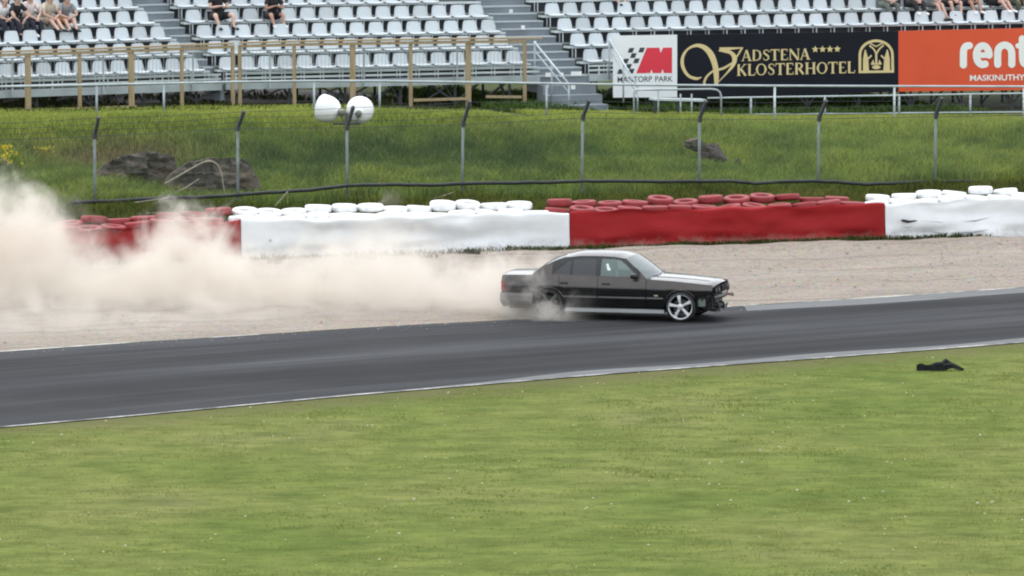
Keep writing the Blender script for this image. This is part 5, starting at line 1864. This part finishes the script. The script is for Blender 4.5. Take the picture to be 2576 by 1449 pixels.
# rear bumper, lamps, exhaust
rb = MB()
def rbf(a, b):
    prof = [(-.035, .505), (.0, .512), (.022, .49), (.03, .44), (.026, .40), (.03, .38), (.02, .32), (-.02, .265), (-.07, .25)]
    f = b * (len(prof) - 1); i = min(len(prof) - 2, int(f)); o_, z = (lerp(prof[i][q], prof[i + 1][q], f - i) for q in range(2))
    # plan path: near side -> corner -> rear -> corner -> far side
    path = [(-.34, -.855, 0, -1), (-.72, -.848, 0, -1), (-.95, -.822, -.35, -.94), (-1.035, -.74, -.85, -.5), (-1.07, -.5, -1, -.1), (-1.085, 0, -1, 0),
            (-1.07, .5, -1, .1), (-1.035, .74, -.85, .5), (-.95, .822, -.35, .94), (-.70, .848, 0, 1), (-.34, .855, 0, 1)]
    f = a * (len(path) - 1); i = min(len(path) - 2, int(f)); x, y, nx, ny = (lerp(path[i][q], path[i + 1][q], f - i) for q in range(4))
    return (x + nx * o_, y + ny * o_, z)
rb.grid(rbf, 40, 16)
rbo = rb.build('rear_bumper', M['bumper'], car, local=True, smooth=True)
for s in (-1, 1):
    tl_ = MB()
    tl_.grid(lambda a, b: ((-1.013 - .052 * (1 - (1 - a * .42) ** 4) - .004), s * lerp(Yb(-1.01, .65) + .004, .42, a), lerp(.56, .745, b)), 6, 3)
    tl_.grid(lambda a, b: (lerp(-1.017, -.94, a), s * (Yb(lerp(-1.017, -.94, a), .66) + .005), lerp(.56, .745, b)), 3, 3)
    o = tl_.build('tail_light', M['red_lens'], car, local=True, smooth=True)
    rl_ = MB()
    rl_.grid(lambda a, b: ((-1.021 - .02 * a), s * lerp(Yb(-1.01, .78) + .006, .60, a), lerp(.752, .80, b)), 4, 2)
    rl_.build('reversing_lens', M['tyre_white'], o, local=True)
MB().tube([(-.9, -.45, .235), (-1.08, -.45, .225)], .035, 10).build('exhaust', M['rad'], car, local=True, smooth=True)

# front end without its bumper
fp = MB()
fp.grid(lambda a, b: (lerp(3.385, 3.425, b) + .045 * (1 - (a * 2 - 1) ** 2), (a * 2 - 1) * lerp(.69, .70, b), lerp(.545, .722, b)), 14, 4)
fp.build('front_panel', M['trim'], car, local=True, smooth=True)
for s in (-1, 1):
    for yy in (.58, .40):
        MB().lathe([(.066, -.01), (.072, 0), (.066, .008), (.001, .014)], 16, Matrix.Translation((3.435 + .045 * (1 - (yy / .7) ** 2), s * yy, .615)) @ Matrix.Rotation(PI / 2, 4, 'Y')).build('headlight', M['inner'], car, local=True, smooth=True)
    kg = MB().box(3.466, 3.486, *sorted((s * .03, s * .16)), .585, .70)
    kg.build('grille', M['dark'], car, local=True, bevel=.01)
bbm = MB()
bbm.grid(lambda a, b: (3.40 + .06 * (1 - (a * 2 - 1) ** 2) + .03 * math.cos(b * 2 * PI), (a * 2 - 1) * .64, .485 + .045 * math.sin(b * 2 * PI)), 14, 10)
bbm.build('bumper_beam', M['rad'], car, local=True, smooth=True)
MB().box(3.12, 3.36, -.42, .42, .215, .52).build('radiator', M['rad'], car, local=True, bevel=.02)
MB().hexa([(3.10, -.78), (3.26, -.76), (3.24, -.60), (3.12, -.60)], .30, .47).build('washer_tank', M['tank'], car, local=True, bevel=.03)
tln = MB()
def tear(x0, x1, z0, z1, y, seed):
    r = random.Random(seed)
    n = 8
    top = [(lerp(x0, x1, i / n), y + r.uniform(-.03, .03), z1 + r.uniform(-.02, .02)) for i in range(n + 1)]
    bot = [(lerp(x0, x1, i / n) + r.uniform(-.02, .02), y + r.uniform(-.05, .05), lerp(z1, z0, r.uniform(.45, 1))) for i in range(n + 1)]
    for i in range(n):
        tln.quad(top[i], top[i + 1], bot[i + 1], bot[i])
tear(3.02, 3.36, .42, .58, -.76, 4); tear(3.22, 3.42, .22, .56, -.64, 9); tear(3.2, 3.4, .2, .45, -.42, 14)
tln.build('torn_liner', M['dark'], car, local=True)
rg = MB()
_q = random.Random(3)
rg.grid(lambda a, b: (lerp(3.10, 3.50, a) - .06 * b * b, lerp(-.62, .62, b), .19 + .06 * math.sin(a * 5 + b * 9) * a + .05 * a), 10, 16)
rg.build('bent_undertray', M['bumper'], car, local=True)
hk = MB().tube([(3.42, .36, .485), (3.55, .36, .478)], .022, 8)
hk.lathe([(.026 + .014 * math.cos(q * PI / 4), .014 * math.sin(q * PI / 4)) for q in range(8)], 14, Matrix.Translation((3.57, .36, .476)) @ Matrix.Rotation(PI / 2, 4, 'X'), True)
hk.build('tow_hook', M['rust'], car, local=True, smooth=True)
for yy, zz in ((-.50, .40), (-.30, .30), (.1, .36)):
    MB().tube([(3.34, yy, zz), (3.44, yy + .05, zz - .04), (3.42, yy + .12, zz - .12)], .022, 7).build('hose', M['dark'], car, local=True, smooth=True)
# underside
ub = MB()
ub.box(-.90, 3.05, -.56, .56, .17, .60)
ub.box(.38, 2.38, -.80, .80, .16, .255)
ub.box(-.86, -.38, -.78, .78, .28, .60)
ub.box(2.45, 3.3, -.50, .50, .45, .70)
ub.build('underbody', M['dark'], car, local=True)
for s in (-1, 1):
    for cx in (0, WB):
        wl_ = MB()
        wl_.grid(lambda a, b: (cx + (AR + .012) * math.cos(a * PI), s * lerp(.56, Yb(cx, .63) - .012, b), WR + (AR + .012) * math.sin(a * PI)), 20, 2)
        wl_.build('wheel_arch_liner', M['dark'], car, local=True)

# wheels
def wheel(cx, s, steer=0.0, spin=0.0, dusty=False):
    Mx = Matrix.Translation((cx, s * .765, WR)) @ Matrix.Rotation(steer, 4, 'Z') @ Matrix.Rotation(s * -PI / 2, 4, 'X')   # local z points out of the car
    R = WR - .003; w = .225
    hub = MB().lathe([(.001, .02), (.16, .02), (.165, 0), (.16, -.02), (.001, -.02)], 28, Mx)
    hub.lathe([(.242, .10), (.236, .06), (.226, -.02), (.226, -.10)], 32, Mx)
    wo = hub.build('wheel', M['inner'], car, local=True, smooth=False)
    ri = .247
    prof = [(ri, -w * .42), (R * .88, -w * .5), (R * .955, -w * .46), (R, -w * .36), (R, w * .36), (R * .955, w * .46), (R * .88, w * .5), (ri, w * .43), (ri - .004, 0)]
    MB().lathe(prof, 44, Mx, True).build('tyre', M['rubber'], wo, local=True, smooth=True)
    rm = MB().lathe([(.226, .060), (.238, .105), (.250, .112), (.256, .100), (.252, .075), (.236, .055)], 44, Mx, True)
    for k in range(5):
        t = math.radians(27 + 72 * k) + spin
        for d in (-1, 1):
            # each spoke is a broad blade with a shallow groove down its middle
            i0 = len(rm.v)
            secs = [(.035, .026, .085), (.09, .024, .100), (.16, .027, .102), (.215, .034, .098), (.240, .040, .092)]
            for (r_, hw, zz) in secs:
                for (f, dz) in ((0.0, -.010), (.45, 0.0), (1.0, -.004), (1.0, -.045), (0.0, -.05)):
                    y = d * hw * f
                    X = r_ * math.cos(t) - y * math.sin(t); Y = r_ * math.sin(t) + y * math.cos(t)
                    rm.v.append(Mx @ Vector((X if s < 0 else X, Y if s < 0 else Y, zz + dz)))
            for q in range(len(secs) - 1):
                for j in range(4):
                    A = i0 + q * 5 + j
                    rm.f.append((A, A + 1, A + 6, A + 5))
    rm.lathe([(.062, .085), (.058, .106), (.03, .112), (.001, .113)], 20, Mx)
    rm.build('rim', M['rim_dusty' if dusty else 'rim'], wo, local=True, smooth=False, fix=True)
# turn so that the spokes match, seen from the near side
for s in (-1, 1):
    wheel(WB, s, 0.0, math.radians(0))
    wheel(0.0, s, 0.0, math.radians(22), True)

# ------------------------------------------------------------------ torn piece of bumper on the verge
dp = at_z(2362, 933)
deb = empty('bumper_fragment', dp, 0.05, 'torn piece of black plastic bumper lying in the grass at the right', 'car part')
r_ = random.Random(11)
db = MB()
def dbf(a, b):
    x = lerp(-.42, .18, a)
    return (x, .10 * math.sin(a * 2) - .05 + .08 * b, .02 + .11 * b * (0.75 + .25 * math.sin(a * 7)) + .02 * math.sin(a * 15))
db.grid(dbf, 16, 6)
db.grid(lambda a, b: (lerp(-.44, .10, a), -.12 + .02 * math.sin(a * 9), .015 + .12 * b * (1 - .3 * a)), 12, 4)
db.build('shell', M['black_plastic'], deb, local=True)
d2 = MB()
d2.grid(lambda a, b: (lerp(-.02, .46, a), -.05 + .18 * b * (1 - a), .02 + .13 * math.sin(PI * min(1, a * .9 + .15)) * (.3 + .7 * b) * (1 - .35 * a)), 12, 6)
d2.tube([(-.14, .02, .07), (-.05, .03, .12), (.04, .04, .12), (.12, .03, .07)], .05, 7)
d2.tube([(.02, .06, .08), (.14, .09, .17), (.26, .10, .10)], [.05, .06, .04], 8)
d2.tube([(.08, .03, .07), (.24, .03, .10), (.38, .02, .05), (.47, 0, .02)], [.07, .06, .04, .02], 7)
d2.build('torn_flap', M['black_plastic'], deb, local=True, smooth=True)
# ------------------------------------------------------------------ spectators
def cloth(name, c, rough=0.85):
    return simple(name, c, rough, 0.18, 9.0, bmp=0.15)
CL = dict(black=cloth('black_cloth', (0.012, 0.012, 0.015)), navy=cloth('navy_cloth', (0.014, 0.015, 0.03)), white=cloth('white_cloth', (0.70, 0.70, 0.71)),
          pink=cloth('pale_pink_cloth', (0.62, 0.52, 0.50)), beige=cloth('beige_cloth', (0.50, 0.43, 0.34)), grey=cloth('grey_cloth', (0.22, 0.23, 0.24)),
          orange=cloth('orange_cloth', (0.50, 0.17, 0.05)), khaki=cloth('khaki_cloth', (0.11, 0.125, 0.11)), olive=cloth('olive_cloth', (0.06, 0.07, 0.045)), shoe_dark=cloth('dark_shoe', (0.02, 0.02, 0.025)), shoe_white=cloth('white_shoe', (0.72, 0.73, 0.74)))
SKIN = [simple('skin_light', (0.50, 0.32, 0.25), 0.55, 0.08, 12.0), simple('skin_tanned', (0.36, 0.20, 0.14), 0.55, 0.08, 12.0)]
HAIR = simple('brown_hair', (0.06, 0.04, 0.025), 0.7, 0.3, 20.0)

def skin_mesh(name, nodes, edges, mat, parent, sub=1, root=0):
    """one continuous surface grown round a skeleton: nodes are (position, radius or (rx, ry))"""
    me = bpy.data.meshes.new(name)
    me.from_pydata([tuple(n[0]) for n in nodes], edges, [])
    o = bpy.data.objects.new(name, me)
    COL.objects.link(o)
    o.modifiers.new('skin', 'SKIN').use_smooth_shade = True
    if not me.skin_vertices:
        bmk = bmesh.new(); bmk.from_mesh(me); bmk.verts.layers.skin.verify(); bmk.to_mesh(me); bmk.free()
    for i, n in enumerate(nodes):
        r = n[1]
        me.skin_vertices[0].data[i].radius = r if isinstance(r, tuple) else (r, r)
        me.skin_vertices[0].data[i].use_root = (i == root)
    if sub:
        o.modifiers.new('sub', 'SUBSURF').levels = sub
    bpy.context.view_layer.update()
    ev = o.evaluated_get(bpy.context.evaluated_depsgraph_get())
    m2 = bpy.data.meshes.new_from_object(ev)
    m2.name = name
    o.modifiers.clear()
    o.data = m2
    bpy.data.meshes.remove(me)
    m2.materials.clear(); m2.materials.append(mat)
    m2.polygons.foreach_set('use_smooth', [True] * len(m2.polygons))
    if parent is not None: o.parent = parent
    return o

def person(F, u, k, label, shirt='black', legs='shorts', legc='black', shoe='shoe_white', skin=0, lean=0.30, spread=0.15, feet=(-0.30, 0.60), twist=0.0, hands='knees', cross=0.0, grp='spectators in the stands', bigger=1.0):
    """seated on the seat at u of row k; x across, y towards the track, z up from the seat pan"""
    root = empty('person', F.p(u, RD * k + 0.20, zpan(k) + 0.01), F.a + PI + twist, label, 'person', grp)
    root.scale = (bigger,) * 3
    sk = SKIN[skin]
    dr = Vector((0, math.sin(lean), math.cos(lean)))
    pel = Vector((0, -0.02, 0.105))
    waist, chest = pel + dr * .17, pel + dr * .34
    sh = pel + dr * .47
    neck = pel + dr * .55 + Vector((0, .01, 0))
    head = neck + Vector((0, .03, .11)); crown = head + Vector((0, .0, .10)); nose = head + Vector((0, .115, -.005)); chin = head + Vector((0, .075, -.075))
    nodes = [(pel, (.155, .115)), (waist, (.135, .10)), (chest, (.155, .11)), (sh, (.10, .085)), (neck, .055), (head, (.080, .092)), (crown, (.062, .07)), (nose, .014), (chin, .034)]
    edges = [(0, 1), (1, 2), (2, 3), (3, 4), (4, 5), (5, 6), (5, 7), (5, 8)]
    L = {}
    def add(p, r, par):
        nodes.append((Vector(p), r)); edges.append((par, len(nodes) - 1)); return len(nodes) - 1
    for s in (-1, 1):
        e1 = add(head + Vector((s * .088, -.005, .0)), .018, 5)                      # ear
        S = sh + Vector((s * .175, 0, -.005))
        a = add(S, .058, 3)
        kn = Vector((s * spread + cross * .10, .45, .135 if feet[0] > -.25 else .09))
        if hands == 'knees':
            E_ = S + Vector((s * .09, .12 + .25 * lean, -.25)); Wp = kn + Vector((-s * .03, -.06, .085))
        elif hands == 'together':
            E_ = S + Vector((s * .07, .16, -.23)); Wp = Vector((s * .045, .42, .20))
        else:
            E_ = S + Vector((s * .07, .10, -.25)); Wp = Vector((s * .06, .33, .36))      # holding a phone
        b1 = add(S.lerp(E_, .5), .046, a); b = add(E_, .040, b1); c1 = add(E_.lerp(Wp, .45), .037, b); c = add(Wp, .026, c1)
        hdir = ((Wp - E_).normalized() + Vector((0, .3, -.5 if hands == 'knees' else 0))).normalized()
        palm = add(Wp + hdir * .05, (.036, .020), c)
        lat = hdir.cross(Vector((0, 0, 1))).normalized()
        for q in range(4):
            base = Wp + hdir * .085 + lat * (.027 - .018 * q)
            f1 = add(base, .0095, palm); f2 = add(base + hdir * (.034 - .004 * abs(q - 1)) + Vector((0, 0, -.010)), .0085, f1); add(base + hdir * (.050 - .005 * abs(q - 1)) + Vector((0, 0, -.032)), .0075, f2)
        t1 = add(Wp + hdir * .03 + lat * s * .042, .011, palm); add(Wp + hdir * .065 + lat * s * .055 + Vector((0, 0, -.01)), .009, t1)
        hip = add(pel + Vector((s * .095, .05, -.01)), .092, 0)
        th = add(pel.lerp(kn, .55) + Vector((s * .03, 0, .01)), .078, hip)
        kk = add(kn, .058, th)
        an = Vector((s * spread * .8 + cross * (.16 if s < 0 else -.02), feet[1], feet[0] + .075))
        cf = add(kn.lerp(an, .38) + Vector((0, -.025, 0)), .056, kk); aa = add(an, .036, cf); toe = add(an + Vector((s * .03, .15, -.045)), (.036, .026), aa)
        L[s] = dict(S=S, E=E_, W=Wp, hip=pel + Vector((s * .095, .05, -.01)), th=pel.lerp(kn, .55) + Vector((s * .03, 0, .01)), kn=kn, cf=kn.lerp(an, .38) + Vector((0, -.025, 0)), an=an, toe=an + Vector((s * .03, .15, -.045)))
    skin_mesh('body', nodes, edges, sk, root)
    # shirt
    g = .020
    nodes = [(pel + dr * .05, (.165, .125)), (waist, (.135 + g, .10 + g)), (chest, (.155 + g, .11 + g)), (sh + dr * .015, (.095, .085))]
    edges = [(0, 1), (1, 2), (2, 3)]
    for s in (-1, 1):
        q = L[s]
        a = add(q['S'], .058 + g, 3); b = add(q['S'].lerp(q['E'], .38), .056 + g * .9, a); add(q['S'].lerp(q['E'], .62), .054 + g * .9, b)
    skin_mesh('shirt', nodes, edges, CL[shirt], root)
    nodes = [(pel, (.17, .13))]; edges = []
    for s in (-1, 1):
        q = L[s]
        a = add(q['hip'], .092 + g, 0); b = add(q['th'], .082 + g, a)
        if legs == 'trousers':
            c = add(q['kn'], .062 + g, b); d = add(q['cf'], .060 + g, c); add(q['an'] + Vector((0, 0, .01)), .048 + g * .6, d)
        else:
            add(q['th'].lerp(q['kn'], .55), .074 + g, b)
    skin_mesh('trousers' if legs == 'trousers' else 'shorts', nodes, edges, CL[legc], root)
    for s in (-1, 1):
        q = L[s]
        nodes = [(q['an'] + Vector((0, -.035, -.02)), .044), (q['an'] + Vector((0, .03, -.025)), .046), (q['toe'], (.048, .036)), (q['toe'] + Vector((0, .04, -.01)), (.04, .026))]
        skin_mesh('shoe', nodes, [(0, 1), (1, 2), (2, 3)], CL[shoe], root)
    skin_mesh('hair', [(head + Vector((0, -.03, .035)), (.085, .085)), (crown + Vector((0, -.01, .01)), (.075, .08)), (head + Vector((0, -.055, -.04)), (.07, .05))], [(0, 1), (0, 2)], HAIR, root)
    return root
def UU(F, px, py, k): return F.uu(px, py, RD * k)
LG = 'spectators in the left block'; MG = 'spectators in the middle block'; RG = 'spectators in the right block'
person(LS, UU(LS, 6, 66, 3), 3, 'spectator in a white shirt and dark trousers at the far left edge', 'white', 'trousers', 'navy', 'shoe_white', 0, .55, .12, (-.26, .50), 0.1, 'together', grp=LG)
person(LS, UU(LS, 40, 65, 3), 3, 'spectator in a black T-shirt leaning forward beside the white-shirted one', 'black', 'trousers', 'navy', 'shoe_dark', 0, .42, .14, (-.28, .52), 0.15, 'knees', grp=LG)
person(LS, UU(LS, 78, 64, 3), 3, 'spectator in a pale pink top and dark trousers in the left group', 'pink', 'trousers', 'navy', 'shoe_white', 0, .25, .12, (-.28, .55), 0.1, 'together', grp=LG)
person(LS, UU(LS, 122, 63, 3), 3, 'spectator in a beige shirt with long bare legs stretched out', 'beige', 'shorts', 'beige', 'shoe_dark', 0, .45, .10, (-.16, .74), 0.1, 'together', grp=LG)
person(LS, UU(LS, 166, 62, 3), 3, 'spectator in a grey shirt and orange shorts, rightmost of the left group', 'grey', 'shorts', 'orange', 'shoe_dark', 0, .55, .12, (-.17, .66), -0.05, 'together', grp=LG)
person(ST, UU(ST, 552, 53, 3), 3, 'broad spectator all in black with bare shins, nearest the left aisle', 'black', 'shorts', 'black', 'shoe_dark', 0, .12, .24, (-.22, .58), 0.1, 'phone', grp=MG, bigger=1.08)
person(ST, UU(ST, 690, 50.5, 3), 3, 'spectator in black T-shirt and shorts with white shoes in the middle block', 'black', 'shorts', 'black', 'shoe_white', 1, .35, .17, (-.20, .58), 0.0, 'phone', grp=MG)
person(ST, UU(ST, 1540, -5, 4), 4, 'spectator of whom bare legs and dark shoes show, high right of the stairs', 'grey', 'shorts', 'olive', 'shoe_dark', 0, .2, .14, (-.20, .58), 0.25, 'knees', grp=RG)
person(ST, UU(ST, 2232, 24, 3), 3, 'spectator in khaki trousers with arms resting on the knees, leftmost of the right group', 'grey', 'trousers', 'khaki', 'shoe_dark', 0, .55, .17, (-.26, .55), 0.1, 'together', grp=RG)
person(ST, UU(ST, 2302, 22, 3), 3, 'spectator in black trousers and white shoes, right of the khaki trousers', 'black', 'trousers', 'black', 'shoe_white', 0, .35, .13, (-.19, .60), 0.0, 'together', grp=RG)
person(ST, UU(ST, 2345, 22, 3), 3, 'spectator with bare legs stretched down over the seat in front', 'olive', 'shorts', 'grey', 'shoe_dark', 0, .3, .08, (-.36, .72), 0.25, 'knees', grp=RG)
person(ST, UU(ST, 2395, 21, 3), 3, 'spectator in black shorts with both bare shins upright in the right group', 'black', 'shorts', 'black', 'shoe_dark', 0, .3, .15, (-.24, .54), 0.0, 'together', grp=RG)
person(ST, UU(ST, 2442, 20, 3), 3, 'spectator with bare legs and white trainers in the right group', 'white', 'shorts', 'navy', 'shoe_white', 1, .3, .13, (-.19, .58), 0.05, 'knees', grp=RG)
person(ST, UU(ST, 2508, 18, 3), 3, 'spectator with bare legs slanting right and light shoes near the right edge', 'grey', 'shorts', 'black', 'shoe_white', 0, .2, .10, (-.17, .66), 0.3, 'knees', grp=RG)
person(ST, UU(ST, 2562, 17, 3), 3, 'spectator in dark clothes at the right edge of the picture', 'navy', 'trousers', 'olive', 'shoe_dark', 1, .3, .15, (-.26, .52), 0.0, 'knees', grp=RG)

# ------------------------------------------------------------------ dust thrown up from the gravel
def dust():
    X0, X1, Z1 = -13.5, 1.9, 4.4
    mb = MB()
    mb.hexa([(X0, 114.2), (-6.0, 118.9), (-1.2, 121.5), (0.0, 120.4), (X1, 120.2), (X1, 127.0), (-1.5, 130.0), (X0, 131.0)], 0.05, Z1)
    m = bpy.data.materials.new('dust'); m.use_nodes = True
    nt = m.node_tree; nt.nodes.clear()
    out = nt.nodes.new('ShaderNodeOutputMaterial')
    vol = nt.nodes.new('ShaderNodeVolumePrincipled')
    vol.inputs['Color'].default_value = (0.858, 0.812, 0.75, 1)
    vol.inputs['Anisotropy'].default_value = 0.0
    nt.links.new(vol.outputs[0], out.inputs['Volume'])
    geo = nt.nodes.new('ShaderNodeNewGeometry')
    sep = nt.nodes.new('ShaderNodeSeparateXYZ'); nt.links.new(geo.outputs['Position'], sep.inputs[0])
    def math_(op, a, b_=None, clamp=False):
        n = nt.nodes.new('ShaderNodeMath'); n.operation = op; n.use_clamp = clamp
        for i, v in enumerate((a, b_)):
            if v is None: continue
            if hasattr(v, 'links'): nt.links.new(v, n.inputs[i])
            else: n.inputs[i].default_value = v
        return n.outputs[0]
    x, y, z = sep.outputs[0], sep.outputs[1], sep.outputs[2]
    xn = math_('DIVIDE', math_('SUBTRACT', x, X0), X1 - X0, True)
    def curve(tab, top):
        """smooth curve of x; values up to top"""
        c = nt.nodes.new('ShaderNodeFloatCurve')
        cu = c.mapping.curves[0]
        pts = [((px_ - X0) / (X1 - X0), v / top) for px_, v in tab]
        while len(cu.points) < len(pts): cu.points.new(0.5, 0.5)
        for p, (a, v) in zip(cu.points, pts):
            p.location = (a, v); p.handle_type = 'AUTO_CLAMPED'
        c.mapping.update()
        nt.links.new(xn, c.inputs['Value'])
        return math_('MULTIPLY', c.outputs[0], top)
    top, den, fro = curve(DUST_TOP, 4.0), curve(DUST_DEN, 6.0), math_('ADD', curve(DUST_FRONT, 4.0), 120.0)
    def nse(scale, detail, rough, dist, off):
        mp = nt.nodes.new('ShaderNodeVectorMath'); mp.operation = 'ADD'; mp.inputs[1].default_value = off
        nt.links.new(geo.outputs['Position'], mp.inputs[0])
        q = nt.nodes.new('ShaderNodeTexNoise'); q.inputs['Scale'].default_value = scale; q.inputs['Detail'].default_value = detail; q.inputs['Roughness'].default_value = rough
        q.inputs['Distortion'].default_value = dist
        nt.links.new(mp.outputs[0], q.inputs['Vector'])
        return math_('SUBTRACT', q.outputs['Fac'], 0.5)
    big = nse(0.55, 2, 0.5, 0.3, (3.0, 0, 0))
    fin = nse(1.15, 7, 0.66, 0.9, (0, 5.0, 1.0))
    bil = math_('ADD', math_('MULTIPLY', big, 2.6), math_('MULTIPLY', fin, 3.4))
    hz = math_('SUBTRACT', math_('ADD', top, bil), z)
    soft = math_('MULTIPLY', hz, 1.25, True)
    front = math_('MULTIPLY', math_('SUBTRACT', y, math_('SUBTRACT', fro, math_('MULTIPLY', bil, 1.1))), 0.8, True)
    back = math_('MULTIPLY', math_('SUBTRACT', 128.2, y), 0.5, True)
    edge = math_('MULTIPLY', math_('SUBTRACT', X1, x), 1.6, True)
    d = math_('MULTIPLY', math_('MULTIPLY', soft, front), math_('MULTIPLY', back, edge))
    d = math_('MULTIPLY', d, math_('ADD', math_('MULTIPLY', fin, 4.2), 1.0))
    d = math_('MAXIMUM', math_('MULTIPLY', d, den), 0.0)
    # thin veil drifting low over the gravel towards the track
    path = math_('SUBTRACT', y, math_('ADD', math_('MULTIPLY', x, 0.62), 121.6))
    veil = math_('MULTIPLY', math_('SUBTRACT', math_('ADD', math_('MULTIPLY', fin, 2.6), 0.55), z), 1.4, True)
    veil = math_('MULTIPLY', math_('MULTIPLY', veil, math_('MULTIPLY', path, 0.5, True)), math_('MULTIPLY', math_('MULTIPLY', back, edge), DUST_VEIL))
    d = math_('ADD', d, math_('MAXIMUM', veil, 0.0))
    nt.links.new(d, vol.inputs['Density'])
    m.cycles.volume_step_rate = 0.16
    m.cycles.homogeneous_volume = False
    o = mb.build('dust_cloud', m)
    tag(o, 'pale dust cloud rising off the gravel behind the sliding car', 'dust', kind='stuff')
DUST_VEIL = 0.30
DUST_TOP = [(-13.5, 2.3), (-10.8, 2.2), (-10.0, 2.35), (-9.4, 1.85), (-8.8, 1.3), (-8.0, 1.15), (-7.1, 1.6), (-6.25, 1.6), (-5.6, 1.25), (-4.9, 1.2), (-4.1, 1.5), (-2.4, 1.45), (-0.8, 1.15), (0.3, 0.7), (1.0, 0.38), (1.9, 0.1)]
DUST_DEN = [(-13.5, 0.72), (-9.0, 0.85), (-6.2, 1.1), (-5.0, 0.85), (-3.5, 0.65), (-1.5, 0.55), (-0.4, 0.75), (0.4, 1.2), (0.85, 2.4), (1.2, 0.7), (1.6, 0.1), (1.9, 0.0)]
DUST_FRONT = [(-13.5, 3.2), (-2.0, 2.9), (-0.8, 2.3), (0.2, 1.2), (1.0, 0.75), (1.9, 0.8)]
dust()
